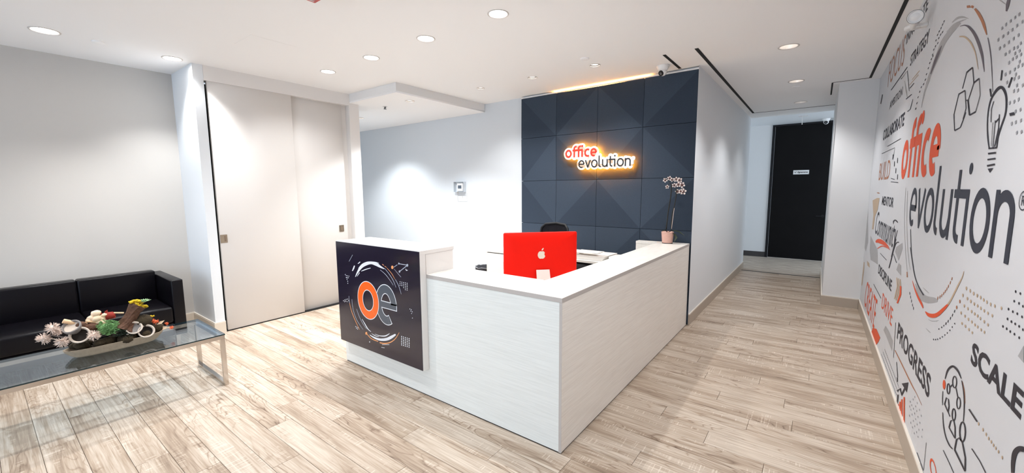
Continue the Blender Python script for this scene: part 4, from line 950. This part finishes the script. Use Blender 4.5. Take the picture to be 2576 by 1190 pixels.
# stand
b = MB(); u0, u1 = Wd*.43, Wd*.61
def plate(P, th, name, m): 
    k = len(P); vs = [p for p in P]+[p - nb*th for p in P]; mk(name, vs, [tuple(range(k)), tuple(range(2*k-1, k-1, -1))]+[((i+1) % k, i, k+i, k+(i+1) % k) for i in range(k)], m, t)
plate([loc3(u0, .935, -.014), loc3(u1, .935, -.014), loc3(u1+.004, .755, -.085), loc3(u0-.004, .755, -.085)], .004, 'stand_neck', m_alu)
b = MB(); b.add([loc3(u0-.004, .745, -.09), loc3(u1+.004, .745, -.09), loc3(u1+.004, .745, .12), loc3(u0-.004, .745, .12), loc3(u0-.004, .752, -.09), loc3(u1+.004, .752, -.09), loc3(u1+.004, .752, .12), loc3(u0-.004, .752, .12)],
      [(0,3,2,1),(4,5,6,7),(0,1,5,4),(1,2,6,5),(2,3,7,6),(3,0,4,7)]); b.make('stand_foot', m_alu, t)
hc = loc3((u0+u1)/2, .842, -.0505); MB().cyl(hc+nb*.003, hc-nb*.001, .013, n=18).make('cable_hole', m_black, t)

# office chair
t = thing('office_chair', 'black mesh-back office chair standing behind the red computer', 'chair', (-2.40, 4.0, 0))
cx0, cy0 = -2.395, 4.05
b = MB(); W0 = .185
def back_pt(u, v):   # u -1..1, v 0..1
    return Vector((cx0+u*W0*(1-.10*(1-v)), cy0-.03+.05*u*u*-1+.02*v, .60+.635*v-.028*u*u*v))
fr_ = [back_pt(-1, 0), back_pt(-1, .5), back_pt(-1.0, .85), back_pt(-.93, .95), back_pt(-.7, 1), back_pt(0, 1), back_pt(.7, 1), back_pt(.93, .95), back_pt(1.0, .85), back_pt(1, .5), back_pt(1, 0), back_pt(0, -.02), back_pt(-1, 0)]
MB().tube(fr_, .014, 8).make('back_frame', m_plastic, t)
vs = []; NU, NV = 8, 8
for j in range(NV+1):
    for i in range(NU+1): vs.append(back_pt(-.96+1.92*i/NU, .01+.965*j/NV))
fs = [(j*(NU+1)+i, j*(NU+1)+i+1, (j+1)*(NU+1)+i+1, (j+1)*(NU+1)+i) for j in range(NV) for i in range(NU)]
k = len(vs); vs += [v+Vector((0, .006, 0)) for v in vs]; fs += [tuple(reversed([q+k for q in f])) for f in fs]
mk('back_mesh', vs, fs, m_mesh, t)
MB().bbox(cx0-.25, cx0+.25, cy0-.50, cy0-.03, .43, .51, .03, 3).make('seat', m_plastic, t)
MB().cyl((cx0, cy0-.25, .10), (cx0, cy0-.25, .43), .028).make('gas_column', m_plastic, t)
MB().tube([(cx0, cy0-.25, .42), (cx0, cy0-.02, .43), (cx0, cy0+.02, .62), (cx0, cy0+.0, .85)], .018, 8).make('back_support', m_plastic, t)
for q in range(5):
    a = math.radians(90+72*q+10); e = (cx0+.29*math.cos(a), cy0-.25+.29*math.sin(a), .07)
    lg = MB().tube([(cx0, cy0-.25, .115), (cx0+.15*math.cos(a), cy0-.25+.15*math.sin(a), .10), e], [.022, .018, .014], 8).make('base_arm', m_plastic, t)
    MB().cyl((e[0]-.022, e[1], .028), (e[0]+.022, e[1], .028), .028, n=14).make('caster', m_plastic, lg)
for sx_ in (-1, 1):
    MB().tube([(cx0+sx_*.24, cy0-.2, .45), (cx0+sx_*.29, cy0-.2, .50), (cx0+sx_*.29, cy0-.2, .66)], .012, 8).make('arm_post', m_plastic, t)
    MB().bbox(cx0+sx_*.29-.035, cx0+sx_*.29+.035, cy0-.33, cy0-.07, .66, .685, .01, 2).make('armrest', m_plastic, t)

# credenza at the back
t = thing('credenza', 'low white cabinet run with worktop along the slate panels', 'cabinet', (-2.8, 4.75, 0))
MB().box(-3.86, -1.775, 4.50, 5.0, .717, .745).make('worktop', m_lamt, t)
MB().box(-3.86, -3.842, 4.512, 4.995, 0, .7165).box(-3.14, -3.122, 4.512, 4.995, 0, .7165).box(-3.8415, -3.1405, 4.975, 4.995, 0, .7165).box(-3.8415, -3.1405, 4.53, 4.9745, .06, .078).box(-3.1215, -1.78, 4.975, 4.995, .0, .7165).make('carcass', m_lamt, t)
for x0_, x1_ in ((-3.832, -3.495), (-3.487, -3.150)):
    d = MB().box(x0_, x1_, 4.500, 4.518, .08, .704).make('door', m_case, t); MB().cyl((x1_-.03 if x0_ < -3.6 else x0_+.03, 4.49, .5), (x1_-.03 if x0_ < -3.6 else x0_+.03, 4.49, .6), .004, n=8).make('handle', m_steel, d)
MB().box(-3.84, -3.135, 4.5195, 4.528, .08, .715).make('shadow_gap', m_black, t)
t = thing('file_cabinet', 'black drawer cabinet under the right part of the white back worktop', 'cabinet', (-2.4, 4.72, 0))
MB().box(-2.95, -1.80, 4.52, 4.96, .0, .70).make('body', m_plastic, t)
for q in range(3): MB().bbox(-2.94+.385*q, -2.94+.375*(q+1)+.01*q, 4.505, 4.5195, .02, .69, .003, 1).make('drawer_front', m_plastic, t)
# paper box with loose sheets on the credenza
t = thing('paper_tray', 'low white open box of papers on the back worktop', 'paper tray', (-2.35, 4.75, .745))
b = MB(); q0 = [(-2.72, 4.56), (-2.06, 4.56), (-2.06, 4.90), (-2.72, 4.90)]; q1 = [(-2.74, 4.545), (-2.02, 4.545), (-2.01, 4.92), (-2.74, 4.92)]
b.add([(x, y, .746) for x, y in q0]+[(x, y, .805) for x, y in q1], [(0,3,2,1),(0,1,5,4),(1,2,6,5),(2,3,7,6),(3,0,4,7)]); b.make('box', m_case, t)
for k in range(6):
    a = math.radians(random.uniform(-7, 7)); cx2, cy2 = -2.38+random.uniform(-.2, .2), 4.74+random.uniform(-.03, .05); zz = .807+.0022*k; w2, h2 = .15, .105
    pts = [(cx2+x*math.cos(a)-y*math.sin(a), cy2+x*math.sin(a)+y*math.cos(a)) for x, y in ((-w2*1.1, -h2), (w2*1.1, -h2), (w2*1.1, h2), (-w2*1.1, h2))]
    o = MB().add([(x, y, zz) for x, y in pts]+[(x, y, zz+.0014) for x, y in pts], [(0,3,2,1),(4,5,6,7),(0,1,5,4),(1,2,6,5),(2,3,7,6),(3,0,4,7)]).make('paper_sheet', m_paper, None, origin=(cx2, cy2, zz))
    tag(o, ['lowest loose sheet of the pile on the paper tray', 'second lowest loose sheet of the pile on the paper tray', 'third loose sheet from the bottom on the paper tray', 'third loose sheet from the top on the paper tray', 'second loose sheet from the top on the paper tray', 'topmost loose sheet lying on the paper tray'][k], 'paper', 'sheets on the paper tray')
o = MB().bbox(-2.0, -1.80, 4.62, 4.86, .7455, .80, .004, 1).make('storage_box', m_case, None, origin=(-1.9, 4.74, .745)); tag(o, 'small white box right of the paper tray on the back worktop', 'box')
# waste bin
t = thing('waste_bin', 'black waste bin with a crumpled liner left of the white cabinet', 'bin', (-4.08, 4.75, 0))
MB().lathe((-4.08, 4.75, 0), [(.0001, .005), (.12, .005), (.155, .43), (.150, .43), (.115, .015), (.0001, .015)], 24).make('shell', m_liner, t)
b = MB(); n = 40; vs = []
for rr, hh in ((.148, .30), (.152, .425), (.166, .440), (.168, .395)):
    for i in range(n): vs.append((-4.08+(rr+random.uniform(-.003, .004))*math.cos(2*math.pi*i/n), 4.75+(rr+random.uniform(-.003, .004))*math.sin(2*math.pi*i/n), hh+random.uniform(-.006, .006)))
b.add(vs, [(k*n+i, k*n+(i+1) % n, (k+1)*n+(i+1) % n, (k+1)*n+i) for k in range(3) for i in range(n)]); b.make('liner', m_liner, t)
b = MB().tube([(-4.08+.168*math.cos(i*math.pi/12), 4.75+.168*math.sin(i*math.pi/12), .436+.006*math.sin(i*1.7)) for i in range(25)], .0028, 6); b.make('liner_rim', m_linerw, t)

# orchid
t = thing('potted_orchid', 'tall orchid with dark stems and pale blooms in a pink pot on the counter end', 'potted plant', (-1.385, 4.885, DZ))
ox, oy = -1.388, 4.885
pt = MB().lathe((ox, oy, DZ), [(.0001, .004), (.056, .004), (.058, .012), (.069, .130), (.071, .134), (.066, .136), (.064, .12), (.0001, .118)], 28).make('pot', m_pot, t)
MB().lathe((ox, oy, DZ), [(.0001, 0), (.060, 0), (.060, .006), (.056, .006)], 28).make('saucer', m_signblack, t)
MB().ball((ox, oy, DZ+.115), .062, 14, 8, (1, 1, .25), .08).make('bark_chips', m_bark, t)
def OP(px, py, y=None): q = at_y(px, py, y or oy); return q
ZO = ((1620, 420), 5.406)
def O(x, y, dy=0): q = at_y(1620+x/5.406, 420+y/5.406, oy+dy); return q
MB().tube([O(300, 850), O(312, 760), O(325, 640), O(345, 520), O(365, 400), O(372, 300), O(375, 240)], .0065, 8).make('flower_stem', m_stem, t)
MB().tube([O(372, 860, .01), O(375, 740, .01), O(385, 620), O(410, 540), O(428, 460), O(438, 380), O(440, 300)], .0055, 8).make('flower_stem', m_stem, t)
MB().tube([O(372, 860, .01), O(385, 760), O(400, 640), O(412, 560)], .003, 6).make('support_stake', m_dried, t)
MB().tube([O(375, 245), O(350, 225), O(330, 240), O(320, 265)], .003, 6).tube([O(375, 245), O(340, 190), O(300, 165)], .003, 6).tube([O(440, 305), O(420, 290), O(400, 320), O(385, 345)], .003, 6).tube([O(375, 245), O(400, 190), O(470, 165)], .003, 6).tube([O(440, 305), O(470, 240), O(500, 235)], .003, 6).tube([O(440, 320), O(480, 320), O(525, 325)], .003, 6).make('flower_stalks', m_stem, t)
rf = random.Random(2)
for (x, y, s2) in ((290, 180, .026), (350, 155, .026), (385, 175, .024), (440, 170, .028), (485, 180, .030), (412, 250, .026), (470, 240, .030), (518, 245, .034), (460, 335, .028), (535, 335, .036), (500, 330, .026), (318, 270, .022)):
    c = O(x, y, rf.uniform(-.02, .01)); b = MB()
    r0 = rf.uniform(0, 1)
    for q in range(5):
        a = r0+2*math.pi*q/5; d_ = Vector((math.cos(a), -.25, math.sin(a)))
        b.petal(c+d_*s2*.30, d_, (0, 1, 0), s2*.85, s2*.75)
    fo = b.make('bloom', m_petal, t)
    MB().ball(c+Vector((0, -.004, 0)), s2*.42, 8, 6).make('throat', m_lip, fo)
def strap(pts, w, name, m, par):
    P = [Vector(p) for p in pts]; vs = []
    for i, p in enumerate(P):
        ww = w*math.sin(math.pi*(.12+.80*i/(len(P)-1))); d_ = (P[min(i+1, len(P)-1)]-P[max(0, i-1)]).normalized(); s3 = d_.cross(Vector((0, 0, 1))); s3 = s3.normalized() if s3.length > .01 else Vector((0, 1, 0))
        vs += [p-s3*ww/2, p-Vector((0, 0, .003)), p+s3*ww/2]
    fs = []
    for i in range(len(P)-1): fs += [(3*i, 3*i+1, 3*i+4, 3*i+3), (3*i+1, 3*i+2, 3*i+5, 3*i+4)]
    k = len(vs); vs += [Vector(v)+Vector((0, 0, .0025)) for v in vs]; fs += [tuple(reversed([q+k for q in f])) for f in fs]
    return mk(name, vs, fs, m, par, [True]*len(fs))
z_ = DZ+.125
strap([(ox, oy, z_), (ox+.06, oy-.01, z_+.03), (ox+.13, oy-.02, z_+.02), (ox+.19, oy-.02, z_-.02)], .05, 'leaf', m_leaf, t)
strap([(ox+.03, oy, z_), (ox+.085, oy-.03, z_-.01), (ox+.11, oy-.04, z_-.05), (ox+.09, oy-.05, z_-.10)], .028, 'leaf', m_leaf, t)
strap([(ox, oy, z_), (ox-.02, oy-.03, z_+.03), (ox-.05, oy-.05, z_+.02)], .03, 'leaf', m_leaf, t)
strap([(ox, oy, z_), (ox-.01, oy, z_+.06), (ox-.025, oy-.005, z_+.10)], .022, 'leaf', m_leaf, t)

# =================================================================== SOFA
t = thing('leather_sofa', 'black leather sofa with chrome feet against the left wall', 'sofa', (-5.7, .27, 0))
sy0, sy1 = -.74, 1.272; ax = .10; sxb, sxf = -6.09, -5.28
MB().bbox(sxb, sxf, sy1-ax, sy1, .13, .712, .012, 3).make('arm', m_leather, t)
MB().bbox(sxb, sxf, sy0, sy0+ax, .13, .712, .012, 3).make('arm', m_leather, t)
MB().bbox(sxb, sxb+.12, sy0+ax+.001, sy1-ax-.001, .13, .700, .012, 3).make('back_frame', m_leather, t)
MB().bbox(sxb+.121, sxf-.015, sy0+ax+.001, sy1-ax-.001, .13, .265, .012, 2).make('seat_base', m_leather, t)
cw = (sy1-ax-(sy0+ax))/3
for k in range(3):
    a = sy0+ax+cw*k+.001; b_ = a+cw-.002
    MB().bbox(sxb+.26, sxf+.004, a, b_, .266, .440, .028, 4).make('seat_cushion', m_leather, t)
    o = MB().bbox(sxb+.122, sxb+.255, a, b_, .400, .755, .018, 3); o.make('back_cushion', m_leather, t)
for x in (sxb+.08, sxf-.05):
    for y in (sy0+.08, sy1-.075):
        MB().box(x-.018, x+.018, y-.018, y+.018, .006, .13).box(x-.03, x+.03, y-.025, y+.025, 0, .006).make('leg', m_chrome, t)

# =================================================================== COFFEE TABLE
tx0, tx1, ty0, ty1, tz1 = -4.555, -3.885, -.36, 1.178, .443
t = thing('glass_coffee_table', 'low glass-topped coffee table with chrome loop legs', 'coffee table', (-4.22, .4, 0))
MB().box(tx0, tx1, ty0, ty1, tz1-.010, tz1).make('glass_top', m_glass, t)
e = MB(); g_ = .0012
e.box(tx1, tx1+g_, ty0, ty1, tz1-.0095, tz1-.0005).box(tx0-g_, tx0, ty0, ty1, tz1-.0095, tz1-.0005).box(tx0, tx1, ty1, ty1+g_, tz1-.0095, tz1-.0005).box(tx0, tx1, ty0-g_, ty0, tz1-.0095, tz1-.0005).make('glass_edge', m_glassedge, t)
rz = tz1-.0105; rh = .030
MB().box(tx1-.032, tx1-.002, ty0+.002, ty1-.002, rz-rh, rz).make('long_rail', m_chrome, t)
MB().box(tx0+.002, tx0+.032, ty0+.002, ty1-.002, rz-rh, rz).make('long_rail', m_chrome, t)
for y in (ty0+.002, ty1-.032):
    MB().box(tx0+.033, tx1-.033, y, y+.030, rz-rh, rz).make('end_rail', m_chrome, t)
    for x in (tx0+.002, tx1-.032):
        MB().box(x, x+.030, y, y+.030, .0, rz-rh-.0005).make('leg', m_chrome, t)
    MB().box(tx0+.033, tx1-.033, y, y+.030, .0, .026).make('floor_bar', m_chrome, t)

# =================================================================== DRIED FLOWER ARRANGEMENT
AX = -4.21
t = thing('dried_flower_arrangement', 'long weathered dish of dried pods, moss, driftwood and succulents on the glass table', 'flower arrangement', (AX, .58, tz1))
def F_(x, y, dx=0): return at_x(80+x/6.611, 720+y/6.611, AX+dx)
# boat dish
cyd = .575; dl, dw, dh = .275, .085, .062; n = 48; vs = []; fs = []
def dish_ring(l, w_, z, rib=0.0):
    R2 = []
    for i in range(n):
        a = 2*math.pi*i/n; ca, sa = math.cos(a), math.sin(a); q = 1+rib*(1 if i % 2 else -1)*abs(ca)**2
        R2.append((AX+w_*math.copysign(abs(sa)**.8, sa)*q, cyd+l*math.copysign(abs(ca)**.6, ca)*q, z))
    return R2
rg = [dish_ring(dl*.80, dw*.72, tz1+.0006), dish_ring(dl*.86, dw*.85, tz1+.012, .008), dish_ring(dl*.97, dw*.97, tz1+dh*.75, .010), dish_ring(dl, dw, tz1+dh, .006), dish_ring(dl*.96, dw*.90, tz1+dh), dish_ring(dl*.9, dw*.8, tz1+dh*.7)]
for r_ in rg: vs += r_
for k in range(len(rg)-1):
    for i in range(n): fs.append((k*n+i, k*n+(i+1) % n, (k+1)*n+(i+1) % n, (k+1)*n+i))
fs.append(tuple(reversed(range(n)))); fs.append(tuple(range((len(rg)-1)*n, len(rg)*n)))
mk('dish', vs, fs, m_dish, t)
b = MB()
for k in range(26):
    yy = cyd+random.uniform(-.24, .25); b.ball((AX+random.uniform(-.05, .055), yy, tz1+dh+random.uniform(-.012, .018)), random.uniform(.022, .042), 10, 7, (1, 1.2, .8), .12)
tag(b.make('moss', m_moss, t), None, None, None, 'stuff')
# driftwood trunk
tr_ = [F_(1500, 740, .01), F_(1545, 670), F_(1600, 590), F_(1655, 500), F_(1700, 420), F_(1750, 350), F_(1775, 320)]
vs = []; fs = []; m_ = 18; nk = len(tr_); rt = random.Random(11); lob = [rt.uniform(-.16, .16) for _ in range(m_)]
for k, (p, r_) in enumerate(zip(tr_, (.075, .058, .046, .040, .042, .050, .054))):
    d_ = (tr_[min(k+1, nk-1)]-tr_[max(0, k-1)]).normalized(); u_ = d_.cross(Vector((0, 1, 0))).normalized(); w_ = d_.cross(u_)
    for i in range(m_):
        a = 2*math.pi*i/m_+k*.12; rr = r_*(1+lob[i]+.10*math.sin(5*a)+rt.uniform(-.05, .05)); vs.append(p+(u_*math.cos(a)*.8+w_*math.sin(a))*rr)
for k in range(nk-1):
    for i in range(m_): fs.append((k*m_+i, k*m_+(i+1)%m_, (k+1)*m_+(i+1)%m_, (k+1)*m_+i))
fs.append(tuple(range((nk-1)*m_, nk*m_))); mk('driftwood', vs, fs, m_bark, t)
b = MB()
for x, y in ((1650,265),(1690,250),(1740,245),(1780,250),(1700,290),(1750,300),(1800,320),(1850,330),(1900,335),(1830,350),(1760,330),(1820,270)): b.ball(F_(x, y, random.uniform(-.02, .03)), .015, 8, 6, (1, 1, .8), .25)
tag(b.make('yellow_moss', m_ymoss, t), None, None, None, 'stuff')
def rosette(c, n_, ln, w_, m, name, tiers=2, par=None):
    b = MB(); c = Vector(c)
    for tt in range(tiers):
        for q in range(n_):
            a = 2*math.pi*(q+.5*tt)/n_; el = .35+.5*tt; d_ = Vector((math.cos(a)*math.cos(el), math.sin(a)*math.cos(el), math.sin(el)))
            b.petal(c, d_, (0, 0, 1), ln*(1-.25*tt), w_, .003)
    return b.make(name, m, par or t)
rosette(F_(1870, 265, .01), 9, .044, .015, m_pgreen, 'top_succulent')
# seed pod cups facing the viewer
def pod(x, y, rpx, d_, outer, inner, depth_=.03, dx=.05):
    c = F_(x, y, dx); r_ = rpx*.00046; d_ = Vector(d_).normalized()
    o = MB().lathe(c, [(r_*.45, -depth_*1.5), (r_*.9, -depth_*.6), (r_, 0), (r_*.95, .004), (r_*.84, .003), (r_*.76, -.006), (r_*.74, -.016)], 24, axis=d_).make('seed_pod', outer, t)
    MB().lathe(c, [(r_*.76, -.012), (r_*.5, -.020), (.0001, -.024)], 20, axis=d_).make('pod_hollow', inner, o)
pod(795, 812, 125, (.85, -.25, .35), m_pod, m_podin); pod(1700, 690, 112, (.75, -.1, .55), m_pod, m_podgrey); pod(1905, 745, 115, (.85, .0, .45), m_pod, m_podin, dx=.06)
pod(650, 670, 118, (.55, -.35, .7), m_podgrey, m_pod, .05, .02); 
def burr(x, y, r_, m, dx=.03, k=110, nm='dried_bloom'):
    c = F_(x, y, dx); b = MB().ball(c, r_*.5, 8, 6)
    for q in range(k):
        d_ = Vector((random.gauss(0, 1), random.gauss(0, 1), random.gauss(0, 1))).normalized(); b.petal(c+d_*r_*.35, d_, d_.orthogonal(), r_*random.uniform(.45, .7), r_*.13, .0015)
    return b.make(nm, m, t)
burr(200, 870, .044, m_dried); burr(350, 700, .044, m_dried); burr(505, 925, .044, m_dried, .05); burr(1030, 820, .044, m_dried, .07); burr(420, 770, .028, m_dried)
MB().tube([F_(290, 870, .03), F_(380, 880, .03), F_(480, 900, .04)], .0035, 6).make('dried_stem', m_pod, t)
MB().tube([F_(280, 810, .03), F_(400, 830, .03), F_(520, 850, .03), F_(640, 840, .0)], .004, 6).make('dried_stem', m_podgrey, t)
MB().tube([F_(520, 580, -.02), F_(700, 610, -.02), F_(920, 630, -.01)], [.016, .014, .013], 8).make('wood_stick', m_tan, t)
MB().tube([F_(910, 585, .0), F_(1120, 610, .0)], .006, 6).tube([F_(1360, 445, -.02), F_(1530, 445, -.02)], .006, 6).make('wood_stick', m_tan, t)
b = MB()
for x, y, r_ in ((1065,450,.022),(1000,530,.022),(1080,540,.026),(1150,540,.024),(960,570,.018),(1180,600,.020),(1110,590,.022),(1200,480,.014)): b.ball(F_(x, y, random.uniform(-.02, .0)), r_, 9, 7, (1, 1.2, 1), .15)
b.make('cream_bloom', m_cream, t)
b = MB()
for q in range(26): p = F_(random.uniform(1180, 1400), random.uniform(430, 540), -.02); b.petal(p, (random.gauss(0, .4), random.gauss(0, 1), random.uniform(-.2, 1)), (1, 0, .2), .03, .008)
b.ball(F_(1290, 490, -.025), .028, 10, 7, (1, 1.4, 1), .15); b.make('red_husk', m_redw, t)
b = MB()
for x, y, r_ in ((990,690,.040),(900,690,.030),(820,650,.030),(1120,760,.03)): b.ball(F_(x, y, .0), r_, 12, 8, (1, 1, .9), .08)
b.make('brown_pod', m_bark, t)
b = MB()
for q in range(260):
    x, y = random.uniform(1090, 1440), random.uniform(570, 830)
    if (x-1270)**2/190**2+(y-690)**2/135**2 > 1: continue
    p = F_(x, y, .045+random.uniform(-.01, .02)); a = random.uniform(0, 6.28); b.petal(p, (.5, math.cos(a), abs(math.sin(a))), (1, 0, 0), .016, .009, .002)
b.ball(F_(1260, 700, .01), .045, 12, 8, (.7, 1.3, .9), .1); tag(b.make('green_sedum', m_green, t), None, None, None, 'stuff')
for x, y in ((1450, 830), (1540, 800), (1600, 850), (1500, 760)): rosette(F_(x, y, .06), 9, .034, .010, m_dgreen, 'dark_succulent')
b = MB()
for x, y, r_ in ((1850, 580, .055), (2090, 690, .038)): b.ball(F_(x, y, -.005), r_, 12, 8, (1, 1.1, .9), .10)
tag(b.make('dark_moss_mound', m_moss, t), None, None, None, 'stuff')
MB().tube([F_(1990, 510, 0), F_(2040, 490, 0)], .006, 6).ball(F_(1980, 500, 0), .009).make('yellow_tuft', m_ymoss, t)
for x, y, r_ in ((2060, 590, .026), (2240, 620, .018), (2330, 690, .020), (2010, 570, .018)): burr(x, y, r_, m_oflower, .02, 30, 'orange_bloom')
b = MB(); b.petal(F_(2080, 640, .02), (0, 1, .45), (1, 0, 0), .055, .022); b.petal(F_(2130, 710, .02), (0, 1, .1), (1, 0, 0), .05, .026); b.tube([F_(2140, 735, .02), F_(2290, 680, .02)], .004, 6); b.make('pale_leaf', m_cream, t)
b = MB().tube([F_(1890, 565, .02), F_(1950, 560, .02), F_(2000, 600, .02)], .003, 6); b.make('green_stem', m_green, t)

# =================================================================== ROUND FIXTURE ON THE MURAL WALL
t = thing('wall_fixture', 'round white ringed fixture high on the mural wall near the ceiling', 'wall fixture', (.46, 4.15, 2.74))
fc = Vector((.44, 4.02, 2.73)); bc = Vector((.45, 4.07, 2.655))
q = at_x(2303, 42, .44); bc = at_x(2296, 68, .455)
dv = (CAMP-q).normalized(); dv = (dv+Vector((-.1, 0, -.1))).normalized()
MB().lathe(bc, [(.0001, -.014), (.040, -.014), (.044, -.010), (.044, .006), (.034, .010), (.0001, .012)], 28).make('base', m_whiteplastic, t)
MB().box(bc.x, MX-.002, bc.y-.03, bc.y+.03, bc.z-.012, bc.z+.008).make('bracket', m_whiteplastic, t)
MB().tube([bc, bc*.5+q*.5, q-dv*.02], .020, 12).make('neck', m_whiteplastic, t)
MB().lathe(q-dv*.022, [(.0001, 0), (.040, 0), (.044, .013), (.0415, .029), (.036, .032), (.035, .025), (.023, .025), (.019, .030), (.0001, .030)], 32, axis=dv).make('head', m_whiteplastic, t)
MB().lathe(q, [(.0405, .0068), (.0415, .0085), (.0425, .0068)], 32, axis=dv).make('dark_ring', m_plastic, t)
